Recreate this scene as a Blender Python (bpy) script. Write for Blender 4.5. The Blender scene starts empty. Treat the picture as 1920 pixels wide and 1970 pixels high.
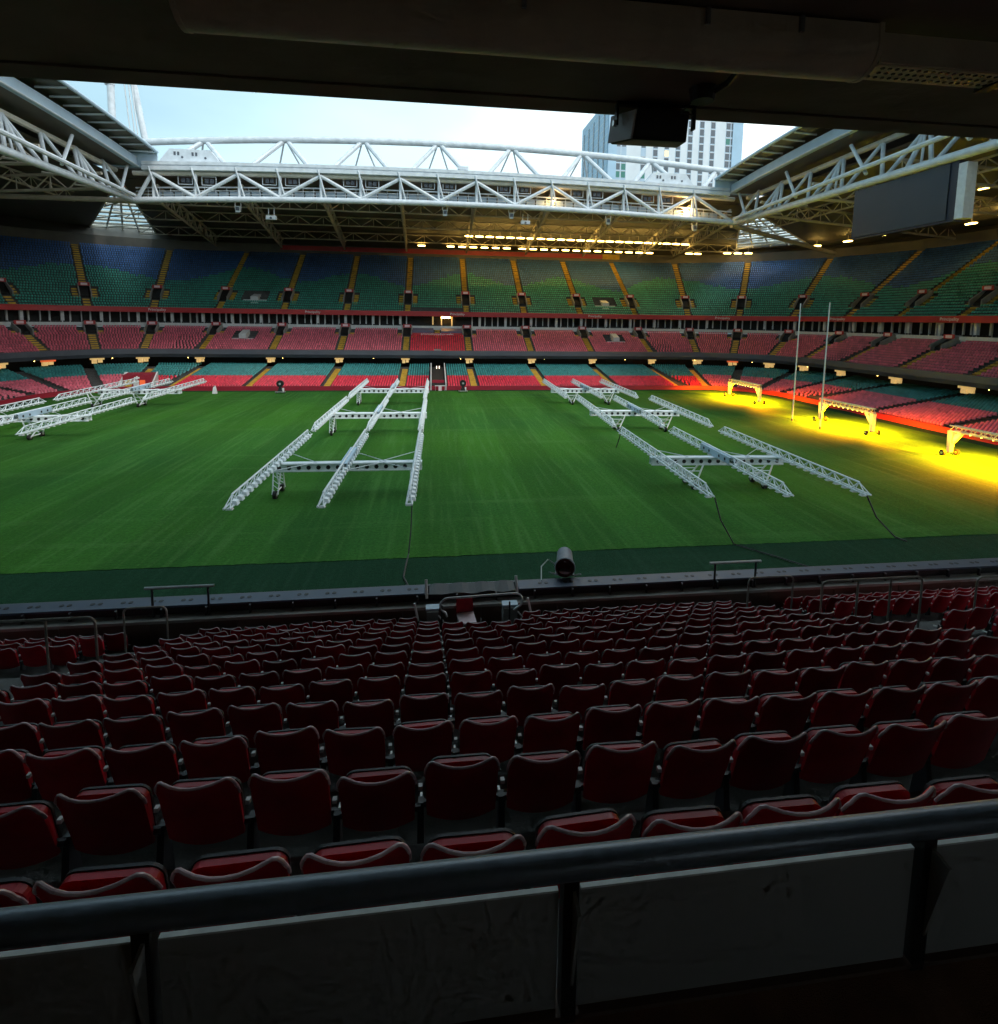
import bpy, bmesh, math, random
import numpy as np
from mathutils import Matrix, Vector
random.seed(7); rng = np.random.default_rng(7)
SC = bpy.context.scene; COL = SC.collection
R = math.radians

# ------------------------------------------------------------------ camera
CAM = Vector((-1.232, -67.36, 13.933)); YAW, PITCH, ROLL = 0.1246, 0.1076, 0.0140
FPX, Y0PX = 1033.4, 726.1                      # focal length and principal row in a 1920 x 1970 frame
cy, sy, cp, sp = math.cos(YAW), math.sin(YAW), math.cos(PITCH), math.sin(PITCH)
_fw = Vector((sy*cp, cy*cp, -sp)); _rt = Vector((cy, -sy, 0)); _up = _rt.cross(_fw)
_r2 = _rt*math.cos(ROLL) + _up*math.sin(ROLL); _u2 = -_rt*math.sin(ROLL) + _up*math.cos(ROLL)
cam = bpy.data.cameras.new('camera'); camo = bpy.data.objects.new('camera', cam); COL.objects.link(camo)
camo.matrix_world = Matrix(((_r2.x, _u2.x, -_fw.x, CAM.x), (_r2.y, _u2.y, -_fw.y, CAM.y), (_r2.z, _u2.z, -_fw.z, CAM.z), (0, 0, 0, 1)))
cam.sensor_fit = 'HORIZONTAL'; cam.sensor_width = 36; cam.lens = 36*FPX/1920
cam.shift_y = -(985-Y0PX)/1920; cam.clip_start = 0.05; cam.clip_end = 3000
SC.camera = camo
def proj(p):
    d = Vector(p)-CAM; z = d.dot(_fw)
    return (960+FPX*d.dot(_r2)/z, Y0PX-FPX*d.dot(_u2)/z) if z > 0.05 else (-1e6, -1e6)

# ------------------------------------------------------------------ sky, sun, exposure
SUN_EL, SUN_AZ = R(52), R(150)                 # azimuth clockwise from +Y
w = bpy.data.worlds.new('World'); SC.world = w; w.use_nodes = True
nt = w.node_tree; nt.nodes.clear()
out = nt.nodes.new('ShaderNodeOutputWorld'); bg = nt.nodes.new('ShaderNodeBackground')
sky = nt.nodes.new('ShaderNodeTexSky'); sky.sky_type = 'NISHITA'; sky.sun_disc = False
sky.sun_elevation = SUN_EL; sky.sun_rotation = SUN_AZ; sky.air_density = 1.0; sky.dust_density = 2.5; sky.ozone_density = 1.2
tc = nt.nodes.new('ShaderNodeTexCoord'); mp = nt.nodes.new('ShaderNodeMapping'); mp.inputs['Scale'].default_value = (1.2, 1.2, 3.0)
nz = nt.nodes.new('ShaderNodeTexNoise'); nz.inputs['Scale'].default_value = 1.6; nz.inputs['Detail'].default_value = 5
# thin bright cloud: a clear cyan gap to the west (left), a thicker white veil to the east
sx = nt.nodes.new('ShaderNodeSeparateXYZ'); nt.links.new(tc.outputs['Generated'], sx.inputs[0])
m1 = nt.nodes.new('ShaderNodeMath'); m1.operation = 'MULTIPLY_ADD'; m1.inputs[1].default_value = .75; m1.inputs[2].default_value = .52; nt.links.new(sx.outputs[0], m1.inputs[0])
m2 = nt.nodes.new('ShaderNodeMath'); m2.operation = 'MULTIPLY_ADD'; m2.inputs[1].default_value = .55; nt.links.new(nz.outputs[0], m2.inputs[0])
m3 = nt.nodes.new('ShaderNodeMath'); m3.operation = 'ADD'; m3.inputs[1].default_value = -.26; nt.links.new(m1.outputs[0], m3.inputs[0]); nt.links.new(m3.outputs[0], m2.inputs[2])
cr = nt.nodes.new('ShaderNodeValToRGB'); e0, e1 = cr.color_ramp.elements; e0.position = .12; e1.position = .85
e0.color = (.30, .48, .56, 1); e1.color = (1.02, 1.14, 1.18, 1); e2 = cr.color_ramp.elements.new(.55); e2.color = (.60, .82, .90, 1)
gain = nt.nodes.new('ShaderNodeVectorMath'); gain.operation = 'SCALE'; gain.inputs['Scale'].default_value = 11.6
mx = nt.nodes.new('ShaderNodeMixRGB'); mx.inputs[0].default_value = .82
nt.links.new(tc.outputs['Generated'], mp.inputs[0]); nt.links.new(mp.outputs[0], nz.inputs['Vector']); nt.links.new(m2.outputs[0], cr.inputs[0])
nt.links.new(cr.outputs[0], gain.inputs[0]); nt.links.new(sky.outputs[0], mx.inputs[1]); nt.links.new(gain.outputs[0], mx.inputs[2])
nt.links.new(mx.outputs[0], bg.inputs[0]); bg.inputs[1].default_value = 0.10; nt.links.new(bg.outputs[0], out.inputs[0])
sun = bpy.data.lights.new('sun', 'SUN'); sun.energy = 0.8; sun.angle = R(16); sun.color = (1, .95, .88)
suno = bpy.data.objects.new('sun', sun); COL.objects.link(suno)
suno.rotation_euler = Vector((-math.sin(SUN_AZ)*math.cos(SUN_EL), -math.cos(SUN_AZ)*math.cos(SUN_EL), -math.sin(SUN_EL))).to_track_quat('-Z', 'Y').to_euler()
SC.view_settings.view_transform = 'Standard'; SC.view_settings.look = 'None'
SC.view_settings.exposure = 0.6; SC.view_settings.gamma = 1.0; SC.view_settings.use_curve_mapping = False
SC.cycles.max_bounces = 4; SC.cycles.diffuse_bounces = 3; SC.cycles.glossy_bounces = 2; SC.cycles.use_adaptive_sampling = True; SC.cycles.adaptive_threshold = .03; SC.cycles.adaptive_min_samples = 12; SC.cycles.transparent_max_bounces = 8
SC.cycles.use_denoising = True; SC.cycles.sample_clamp_indirect = 4.0

# ------------------------------------------------------------------ materials
MATS = {}
def mat(name, col, rough=.6, metal=0., var=0., scale=3., bump=0., bscale=20., spec=.5, emit=None, estr=0., attr=None, coat=0., orand=0.):
    if name in MATS: return MATS[name]
    m = bpy.data.materials.new(name); m.use_nodes = True; n = m.node_tree; b = n.nodes['Principled BSDF']
    b.inputs['Base Color'].default_value = (*col, 1); b.inputs['Roughness'].default_value = rough
    b.inputs['Metallic'].default_value = metal; b.inputs['Specular IOR Level'].default_value = spec
    if coat: b.inputs['Coat Weight'].default_value = coat
    if emit: b.inputs['Emission Color'].default_value = (*emit, 1); b.inputs['Emission Strength'].default_value = estr
    src = None
    if var:
        t = n.nodes.new('ShaderNodeTexCoord'); z = n.nodes.new('ShaderNodeTexNoise'); z.inputs['Scale'].default_value = scale; z.inputs['Detail'].default_value = 6
        n.links.new(t.outputs['Object'], z.inputs['Vector'])
        mr = n.nodes.new('ShaderNodeMapRange'); mr.inputs[1].default_value = .25; mr.inputs[2].default_value = .75
        mr.inputs[3].default_value = 1-var; mr.inputs[4].default_value = 1+var; n.links.new(z.outputs[0], mr.inputs[0]); src = mr.outputs[0]
        r2 = n.nodes.new('ShaderNodeMapRange'); r2.inputs[3].default_value = max(.05, rough-.12); r2.inputs[4].default_value = min(1, rough+.15)
        n.links.new(z.outputs[0], r2.inputs[0]); n.links.new(r2.outputs[0], b.inputs['Roughness'])
    if orand:
        oi = n.nodes.new('ShaderNodeObjectInfo'); om = n.nodes.new('ShaderNodeMapRange'); om.inputs[3].default_value = 1-orand; om.inputs[4].default_value = 1+orand
        n.links.new(oi.outputs['Random'], om.inputs[0])
        if src:
            mm = n.nodes.new('ShaderNodeMath'); mm.operation = 'MULTIPLY'; n.links.new(om.outputs[0], mm.inputs[0]); n.links.new(src, mm.inputs[1]); src = mm.outputs[0]
        else: src = om.outputs[0]
    if attr:
        a = n.nodes.new('ShaderNodeAttribute'); a.attribute_name = attr
        if src:
            mm = n.nodes.new('ShaderNodeMath'); mm.operation = 'MULTIPLY'; n.links.new(a.outputs['Fac'], mm.inputs[0]); n.links.new(src, mm.inputs[1]); src = mm.outputs[0]
        else: src = a.outputs['Fac']
    if src:
        hv = n.nodes.new('ShaderNodeVectorMath'); hv.operation = 'SCALE'; hv.inputs[0].default_value = col
        n.links.new(src, hv.inputs['Scale']); n.links.new(hv.outputs[0], b.inputs['Base Color'])
    if bump:
        t = n.nodes.new('ShaderNodeTexCoord'); z = n.nodes.new('ShaderNodeTexNoise'); z.inputs['Scale'].default_value = bscale; z.inputs['Detail'].default_value = 5
        n.links.new(t.outputs['Object'], z.inputs['Vector']); bp = n.nodes.new('ShaderNodeBump'); bp.inputs['Strength'].default_value = bump; bp.inputs['Distance'].default_value = .02
        n.links.new(z.outputs[0], bp.inputs['Height']); n.links.new(bp.outputs[0], b.inputs['Normal'])
    MATS[name] = m; return m

M = dict(
 concrete=mat('concrete', (.27, .265, .25), .85, var=.25, scale=1.2, bump=.3),
 terrace=mat('terrace_concrete', (.075, .075, .072), .9, var=.3, scale=.8),
 ceil=mat('ceiling_concrete', (.27, .225, .175), .85, var=.35, scale=2.2, bump=.4, bscale=9),
 carpet=mat('brown_carpet', (.17, .075, .04), .95, var=.25, scale=9, bump=.5, bscale=220),
 white=mat('white_steel', (.62, .67, .71), .42, var=.16, scale=.9),
 rigw=mat('rig_white_paint', (.84, .90, .94), .40, var=.12, scale=1.4),
 cream=mat('cream_steel', (.58, .55, .47), .5, var=.15, scale=.8),
 dsteel=mat('brown_steel', (.52, .46, .37), .6, var=.2, scale=.6),
 deck=mat('dark_decking', (.14, .125, .105), .7, var=.2, scale=.4),
 panelblue=mat('pale_blue_cladding', (.44, .57, .68), .5, var=.10, scale=.5),
 seat_r=mat('red_seat_plastic', (.68, .135, .19), .30, attr='shade', spec=.55),
 seat_rv=mat('bright_red_seat_plastic', (.66, .030, .060), .34, attr='shade'),
 seat_t=mat('teal_seat_plastic', (.045, .24, .235), .34, attr='shade'),
 seat_g=mat('green_seat_plastic', (.055, .345, .265), .32, attr='shade'),
 seat_b=mat('blue_seat_plastic', (.060, .17, .43), .34, attr='shade'),
 nseat=mat('dark_red_seat_plastic', (.46, .006, .017), .50, var=.30, scale=4, bump=.06, bscale=60, spec=.22, orand=.38),
 npan=mat('red_seat_pan_plastic', (.36, .008, .020), .42, var=.22, scale=6, spec=.35, orand=.25),
 lip_sheen=mat('painted_edge_sheen', (.58, .40, .43), .25, var=.45, scale=7, spec=.8, orand=.25),  # pale colour paints in the sky highlight along the seat-back lips
 neart=mat('dark_terrace_concrete', (.10, .105, .105), .9, var=.35, scale=2.5, bump=.4, bscale=30),
 rubber=mat('dark_rubber', (.018, .018, .022), .55, var=.2, scale=9),
 galv=mat('galvanised_steel', (.52, .54, .55), .38, metal=.75, var=.15, scale=8),
 tag=mat('pale_plastic', (.72, .74, .74), .5, var=.12, scale=12),
 yellow=mat('yellow_stair_paint', (.60, .37, .045), .7, var=.28, scale=1.1),
 redf=mat('red_fascia', (.46, .032, .035), .45, var=.08, scale=.4),
 maroon=mat('maroon_wall', (.30, .012, .03), .55, var=.12, scale=.5),
 greyf=mat('grey_fascia', (.085, .095, .115), .5, var=.15, scale=.3),
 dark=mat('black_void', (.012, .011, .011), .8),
 glass=mat('dark_window_glass', (.015, .017, .02), .08, spec=.7),
 fin=mat('pale_fin', (.62, .63, .63), .55, var=.12, scale=2),
 signw=mat('pink_white_sign', (.80, .62, .66), .5),
 lettering=mat('white_lettering', (.85, .85, .85), .5),
 ledge=mat('blue_grey_ledge', (.055, .075, .115), .45, metal=.2, var=.2, scale=2.5),
 brownwall=mat('brown_panel', (.095, .055, .04), .6, var=.25, scale=2),
 railblue=mat('dark_painted_rail', (.12, .15, .185), .34, metal=.1, var=.14, scale=22, bump=.03, bscale=160, spec=.6),
 panelgrey=mat('grey_panel', (.24, .235, .225), .8),
 edge=mat('pale_edge_trim', (.56, .58, .56), .55, var=.2, scale=14),
 railsteel=mat('dull_rail_steel', (.26, .24, .22), .42, metal=.6, var=.2, scale=7),
 shell=mat('grey_blower_paint', (.24, .27, .32), .5, var=.25, scale=5),
 black=mat('black_plastic', (.010, .010, .011), .5, var=.2, scale=20),
 housing=mat('beige_light_housing', (.84, .76, .58), .40, var=.12, scale=6, bump=.12, bscale=70),
 screen=mat('unlit_led_screen', (.022, .032, .043), .55, var=.06, scale=.4),
 navy=mat('black_screen_frame', (.008, .010, .02), .5),
 tyre=mat('black_tyre', (.014, .014, .014), .8),
 cable=mat('black_cable', (.02, .02, .022), .5),
 lamp=mat('warm_flood_lamp', (.9, .8, .5), .4, emit=(1, .64, .15), estr=15),
 tlamp=mat('tunnel_lamp', (.9, .8, .7), .4, emit=(1, .82, .6), estr=1.6),
 bulb=mat('sodium_grow_bulb', (.9, .7, .3), .4, emit=(1, .55, .06), estr=25),
 lobby=mat('glowing_concourse_lobby', (.62, .48, .26), .7, var=.2, scale=2, emit=(1, .62, .20), estr=.30),  # emission stands in for the concourse lamps lighting these walls
 lobbyr=mat('glowing_red_lobby', (.55, .09, .03), .6, emit=(1, .16, .04), estr=.35),  # same put-in glow for red lobby fronts and a hut doorway
 tower=mat('pale_tower_cladding', (.74, .79, .82), .55, var=.06, scale=.25),
 towerb=mat('blue_tower_cladding', (.40, .58, .72), .35, var=.08, scale=.25),
 winb=mat('tower_window_glass', (.09, .11, .13), .12, spec=.7),
 wing=mat('tower_green_glass', (.05, .22, .17), .2), winl=mat('tower_lit_window', (.5, .42, .25), .4, emit=(1, .8, .45), estr=.7),
 winsky=mat('tower_blue_glass', (.10, .27, .42), .15),
 rust=mat('rusty_barrel_inside', (.10, .04, .03), .8, var=.4, scale=8),
 ground=mat('asphalt', (.06, .06, .06), .9, var=.2, scale=.1),
 purple=mat('grey_purple_seat_cover', (.13, .12, .19), .5, var=.2, scale=2),
)
def grass_mat(name, c1, c2, c3, stripes):
    m = bpy.data.materials.new(name); m.use_nodes = True; n = m.node_tree; b = n.nodes['Principled BSDF']
    b.inputs['Roughness'].default_value = .9; b.inputs['Specular IOR Level'].default_value = .06
    t = n.nodes.new('ShaderNodeTexCoord')
    def noise(sc, det, mapping=None):
        z = n.nodes.new('ShaderNodeTexNoise'); z.inputs['Scale'].default_value = sc; z.inputs['Detail'].default_value = det
        if mapping:
            q = n.nodes.new('ShaderNodeMapping'); q.inputs['Scale'].default_value = mapping; n.links.new(t.outputs['Object'], q.inputs[0]); n.links.new(q.outputs[0], z.inputs['Vector'])
        else: n.links.new(t.outputs['Object'], z.inputs['Vector'])
        return z.outputs[0]
    def ramp(src, a, c):
        r = n.nodes.new('ShaderNodeMapRange'); r.inputs[1].default_value = a; r.inputs[2].default_value = c; n.links.new(src, r.inputs[0]); return r.outputs[0]
    def mixc(f, a, c, mode='MIX'):
        x = n.nodes.new('ShaderNodeMixRGB'); x.blend_type = mode
        if isinstance(f, float): x.inputs[0].default_value = f
        else: n.links.new(f, x.inputs[0])
        for i, v in ((1, a), (2, c)):
            if isinstance(v, tuple): x.inputs[i].default_value = (*v, 1)
            else: n.links.new(v, x.inputs[i])
        return x.outputs[0]
    col = mixc(ramp(noise(.045, 4), .35, .65), c1, c2)
    col = mixc(ramp(noise(.9, 6, (2.2, .12, 1)), .5, .78), col, c3)          # mower streaks running across the pitch
    col = mixc(ramp(noise(.35, 5, (.10, 1.4, 1)), .56, .85), col, c3)
    fine = ramp(noise(5.5, 8), .2, .8)
    g = n.nodes.new('ShaderNodeMapRange'); g.inputs[3].default_value = .72; g.inputs[4].default_value = 1.28; n.links.new(fine, g.inputs[0])
    sc = n.nodes.new('ShaderNodeVectorMath'); sc.operation = 'SCALE'; n.links.new(col, sc.inputs[0]); n.links.new(g.outputs[0], sc.inputs['Scale']); last = sc.outputs[0]
    if stripes:
        wv = n.nodes.new('ShaderNodeTexWave'); wv.inputs['Scale'].default_value = .036; wv.wave_profile = 'SIN'; wv.inputs['Distortion'].default_value = .35; wv.inputs['Detail'].default_value = 2
        n.links.new(t.outputs['Object'], wv.inputs['Vector'])
        q = n.nodes.new('ShaderNodeMapRange'); q.inputs[1].default_value = .4; q.inputs[2].default_value = .6; q.inputs[3].default_value = .92; q.inputs[4].default_value = 1.08; n.links.new(wv.outputs['Fac'], q.inputs[0])
        s2 = n.nodes.new('ShaderNodeVectorMath'); s2.operation = 'SCALE'; n.links.new(last, s2.inputs[0]); n.links.new(q.outputs[0], s2.inputs['Scale']); last = s2.outputs[0]
    n.links.new(last, b.inputs['Base Color'])
    bp = n.nodes.new('ShaderNodeBump'); bp.inputs['Strength'].default_value = .5; bp.inputs['Distance'].default_value = .05
    n.links.new(noise(14, 6), bp.inputs['Height']); n.links.new(bp.outputs[0], b.inputs['Normal'])
    return m
M['grass'] = grass_mat('pitch_grass', (.029, .108, .021), (.040, .134, .016), (.060, .156, .036), True)
M['turf'] = grass_mat('artificial_turf', (.010, .040, .019), (.013, .048, .023), (.019, .055, .030), False)
def pane_mat():
    m = bpy.data.materials.new('roof_glazing'); m.use_nodes = True; n = m.node_tree; n.nodes.clear()
    o = n.nodes.new('ShaderNodeOutputMaterial'); mixs = n.nodes.new('ShaderNodeMixShader'); tr = n.nodes.new('ShaderNodeBsdfTransparent'); gl = n.nodes.new('ShaderNodeBsdfGlossy')
    tr.inputs[0].default_value = (.75, .82, .85, 1); gl.inputs['Roughness'].default_value = .05; mixs.inputs[0].default_value = .08
    n.links.new(tr.outputs[0], mixs.inputs[1]); n.links.new(gl.outputs[0], mixs.inputs[2]); n.links.new(mixs.outputs[0], o.inputs[0]); return m
M['pane'] = pane_mat()

# ------------------------------------------------------------------ mesh helpers
class MB:
    def __init__(s): s.v = []; s.f = []
    def poly(s, pts): i = len(s.v); s.v += [tuple(p) for p in pts]; s.f.append(tuple(range(i, i+len(pts)))); return s
    def hexa(s, b, t):            # bottom ring and top ring of equal length
        n = len(b); i = len(s.v); s.v += [tuple(p) for p in b]+[tuple(p) for p in t]
        s.f.append(tuple(i+k for k in reversed(range(n)))); s.f.append(tuple(i+n+k for k in range(n)))
        for k in range(n): s.f.append((i+k, i+(k+1) % n, i+n+(k+1) % n, i+n+k))
        return s
    def box(s, x0, x1, y0, y1, z0, z1):
        return s.hexa([(x0, y0, z0), (x1, y0, z0), (x1, y1, z0), (x0, y1, z0)], [(x0, y0, z1), (x1, y0, z1), (x1, y1, z1), (x0, y1, z1)])
    def tube(s, p, q, r, n=6, r2=None, flat=1.):
        p, q = Vector(p), Vector(q); d = q-p
        if d.length < 1e-6: return s
        d.normalize(); a = d.cross(Vector((0, 0, 1)) if abs(d.z) < .95 else Vector((1, 0, 0))).normalized(); b = d.cross(a)
        r2 = r if r2 is None else r2
        ring = lambda c, rr: [c+a*rr*math.cos(2*math.pi*k/n)+b*rr*flat*math.sin(2*math.pi*k/n) for k in range(n)]
        return s.hexa(ring(p, r), ring(q, r2))
    def path(s, pts, r, n=8):     # one continuous bent tube
        pts = [Vector(p) for p in pts]; i = len(s.v); m = len(pts); a = None
        for k, p in enumerate(pts):
            d = ((pts[min(k+1, m-1)]-p).normalized()+(p-pts[max(k-1, 0)]).normalized()).normalized()
            if a is None: a = d.cross(Vector((.13, .2, 1))).normalized()
            a = (a-d*a.dot(d)).normalized(); b = d.cross(a)
            s.v += [tuple(p+a*r*math.cos(2*math.pi*j/n)+b*r*math.sin(2*math.pi*j/n)) for j in range(n)]
        for k in range(m-1):
            for j in range(n): s.f.append((i+k*n+j, i+k*n+(j+1) % n, i+(k+1)*n+(j+1) % n, i+(k+1)*n+j))
        s.f.append(tuple(i+j for j in reversed(range(n)))); s.f.append(tuple(i+(m-1)*n+j for j in range(n)))
        return s
    def grid(s, rows):            # rows of equally many points
        i = len(s.v); m = len(rows[0])
        for r in rows: s.v += [tuple(p) for p in r]
        for a in range(len(rows)-1):
            for b in range(m-1): s.f.append((i+a*m+b, i+a*m+b+1, i+(a+1)*m+b+1, i+(a+1)*m+b))
        return s
    def mesh(s, name, m, smooth=False):
        me = bpy.data.meshes.new(name); me.from_pydata(s.v, [], s.f); me.materials.append(m)
        bm = bmesh.new(); bm.from_mesh(me); bmesh.ops.recalc_face_normals(bm, faces=bm.faces); bm.to_mesh(me); bm.free()
        if smooth:
            me.polygons.foreach_set('use_smooth', [True]*len(me.polygons))
            try: me.set_sharp_from_angle(angle=R(38))
            except Exception: pass
        return me
def link(name, me, parent=None, loc=None):
    o = bpy.data.objects.new(name, me); COL.objects.link(o)
    if parent is not None: o.parent = parent
    if loc is not None: o.location = loc
    return o
def part(name, mb, m, parent=None, smooth=False, label=None):
    o = link(name, mb.mesh(name, M[m] if isinstance(m, str) else m, smooth), parent)
    if label: o['label'] = label
    return o
def tag(o, label, cat, group=None, kind=None):
    o['label'] = label; o['category'] = cat
    if group: o['group'] = group
    if kind: o['kind'] = kind
    return o
def thing(name, label, cat, group=None, loc=(0, 0, 0)):
    o = link(name, None, None, loc); o.empty_display_size = .3; return tag(o, label, cat, group)
def struct(name, mb, m, label=None):
    o = part(name, mb, m); o['kind'] = 'structure'
    if label: o['label'] = label
    return o
def text_mesh(cv, parent, loc):
    tmp = bpy.data.objects.new('tmp_text', cv); COL.objects.link(tmp); dg = bpy.context.evaluated_depsgraph_get(); dg.update()
    me = bpy.data.meshes.new_from_object(tmp.evaluated_get(dg)); me.materials.clear(); me.materials.append(M['lettering'])
    bpy.data.objects.remove(tmp); return link('lettering', me, parent, loc)
def bevel(o, wdt, seg=2):
    b = o.modifiers.new('bevel', 'BEVEL'); b.width = wdt; b.segments = seg; b.limit_method = 'ANGLE'; b.angle_limit = R(40); return o
ORD = ['first', 'second', 'third', 'fourth', 'fifth', 'sixth', 'seventh', 'eighth', 'ninth', 'tenth', 'eleventh', 'twelfth', 'thirteenth', 'fourteenth', 'fifteenth', 'sixteenth',
       'seventeenth', 'eighteenth', 'nineteenth', 'twentieth'] + ['twenty-'+k for k in ('first', 'second', 'third', 'fourth', 'fifth', 'sixth', 'seventh', 'eighth', 'ninth')] + ['thirtieth'] + \
      ['thirty-'+k for k in ('first', 'second', 'third', 'fourth', 'fifth', 'sixth', 'seventh', 'eighth', 'ninth')] + ['fortieth'] + ['forty-'+k for k in ('first', 'second', 'third', 'fourth', 'fifth', 'sixth', 'seventh', 'eighth', 'ninth')]

# ------------------------------------------------------------------ ground
struct('ground', MB().poly([(-900, -600, -.05), (900, -600, -.05), (900, 1200, -.05), (-900, 1200, -.05)]), 'ground')
struct('artificial_turf', MB().poly([(-66, -41.2, 0), (66, -41.2, 0), (66, 38, 0), (-66, 38, 0)]), 'turf')
ex = np.linspace(-62.6, 62.6, 500); ey = -36.9+rng.normal(0, .03, 500)+.02*np.sin(ex*.21)
pm_ = MB().grid([[(x, y, .03) for x, y in zip(ex, ey)], [(x, -30, .03) for x in ex]]); pm_.grid([[(x, -30, .03) for x in (-62.6, 62.6)], [(x, 35.9, .03) for x in (-62.6, 62.6)]])
struct('pitch', pm_, 'grass')

# ------------------------------------------------------------------ the bowl
# every tier curve shares one pair of corner centres; a curve is given by its distance d from the middle-tier front edge
CX, CY, R0 = 57.0, 34.0, 20.0
YEND = -34.0
def curve_pt(u, d, c=(CX, CY), r0=R0):
    """u: metres along the reference curve from the middle of the far side (left negative). -> x, y, angle of the outward normal from +Y"""
    s = 1 if u >= 0 else -1; a = abs(u); r = r0+d; arc = 31.5*math.pi/2      # arcs measured at the upper-tier front
    if a <= c[0]: return s*a, c[1]+r, 0.
    if a <= c[0]+arc:
        p = (a-c[0])/31.5; return s*(c[0]+r*math.sin(p)), c[1]+r*math.cos(p), s*p
    return s*(c[0]+r), c[1]-(a-c[0]-arc), s*math.pi/2
UMAX = CX+31.5*math.pi/2+CY-YEND
US = sorted(set([s*u for s in (-1, 1) for u in list(np.linspace(0, CX, 9))+list(CX+31.5*np.linspace(0, math.pi/2, 17))+list(np.linspace(CX+31.5*math.pi/2, UMAX, 8))]))
LC = (53.0, 25.5); LR0 = 12.0
def low_pt(u, d): return curve_pt(u, d, LC, LR0)
def sweep(profile, pt=curve_pt, us=US):
    """profile: list of (d, z); swept along the bowl"""
    rows = []
    for d, z in profile:
        rows.append([(*pt(u, d)[:2], z) for u in us])
    return MB().grid(rows)
bowl = thing('stadium_bowl', 'three-tier seating bowl curving round the pitch', 'stand')
ROW_M, RISE_M, N_M, DM0, ZM0 = .85, .41, 13, 1.05, 5.98
ROW_U, RISE_U, N_U, DU0, ZU0 = .80, .585, 27, 12.3, 15.1
ROW_L, RISE_L, N_L, DL0, ZL0 = .80, .128, 22, 1.5, .22
def stepped(d0, z0, row, rise, n, zfront):
    pr = [(d0-.5, zfront), (d0-.5, z0)]
    for r in range(n): pr += [(d0-.45+r*row, z0+r*rise), (d0+row-.45+r*row, z0+r*rise)]
    return pr
LUS = [u for u in US]
part('lower_terrace', sweep(stepped(DL0, ZL0, ROW_L, RISE_L, N_L, 0), low_pt), 'terrace', bowl)
part('middle_terrace', sweep(stepped(DM0, ZM0, ROW_M, RISE_M, N_M, ZM0-.4)), 'terrace', bowl)
part('upper_terrace', sweep(stepped(DU0, ZU0, ROW_U, RISE_U, N_U, ZU0-.5)), 'terrace', bowl)
part('lower_front_wall', sweep([(0, 0), (0, .82), (.25, .82), (.25, 0)], low_pt), 'maroon', bowl)
part('balcony_fascia', sweep([(.5, 5.0), (0, 5.72), (0, 6.72), (.25, 6.78), (.25, 6.0)]), 'greyf', bowl, label='dark grey balcony front below the red middle tier')
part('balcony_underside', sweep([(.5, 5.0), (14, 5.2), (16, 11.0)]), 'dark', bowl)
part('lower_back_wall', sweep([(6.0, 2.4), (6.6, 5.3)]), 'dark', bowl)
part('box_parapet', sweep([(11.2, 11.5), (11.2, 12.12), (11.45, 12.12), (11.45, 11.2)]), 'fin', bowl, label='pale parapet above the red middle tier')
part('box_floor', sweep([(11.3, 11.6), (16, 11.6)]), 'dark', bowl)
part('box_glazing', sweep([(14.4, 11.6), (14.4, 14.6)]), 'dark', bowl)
part('red_fascia', sweep([(16, 14.45), (11.45, 14.45), (11.4, 14.5), (11.4, 15.6), (11.7, 15.65), (11.7, 15.0)]), 'redf', bowl, label='long red fascia band below the green upper tier')
part('upper_back_wall', sweep([(33.2, 30.2), (33.6, 30.4), (33.6, 33.4), (40, 37.5)]), 'deck', bowl)

AISLES = [s*x for x in (7.2, 21.7, 36.2, 50.8) for s in (-1, 1)]
AISLES += [s*(CX+31.5*R(p)) for p in (13.6, 35, 56.7, 78.4) for s in (-1, 1)]
AISLES += [s*(CX+31.5*math.pi/2+k) for k in (5.8, 18.5, 31, 43.5, 56) for s in (-1, 1)]
AISLES.sort()
def vis(p, m=40):
    q = proj(p); return -m < q[0] < 1920+m
def strip(pt, u, half, d0, z0, row, rise, r0, r1, lift=.02):
    """stepped stair flight between rows r0 and r1"""
    mb = MB(); x, y, a = pt(u, 0); ca, sa = math.cos(a), math.sin(a)
    def P(off, d, z):
        X, Y, _ = pt(u, d); return (X+off*ca, Y-off*sa, z)
    for r in range(r0, r1):
        for h in (0, 1):
            da, db = d0-.45+(r+h*.5)*row, d0-.45+(r+h*.5+.5)*row; zt = z0+(r+h*.5)*rise+lift+.03; zb = zt-.35
            mb.hexa([P(-half, da, zb), P(half, da, zb), P(half, db, zb), P(-half, db, zb)], [P(-half, da, zt), P(half, da, zt), P(half, db, zt), P(-half, db, zt)])
    return mb
def obox(pt, u, off0, off1, da, db, za, zb, za2=None, zb2=None):
    def P(off, d, z):
        X, Y, a = pt(u, d); return (X+off*math.cos(a), Y-off*math.sin(a), z)
    za2 = za if za2 is None else za2; zb2 = zb if zb2 is None else zb2
    return [P(off0, da, za), P(off1, da, za), P(off1, db, za2), P(off0, db, za2)], [P(off0, da, zb), P(off1, da, zb), P(off1, db, zb2), P(off0, db, zb2)]
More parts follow.
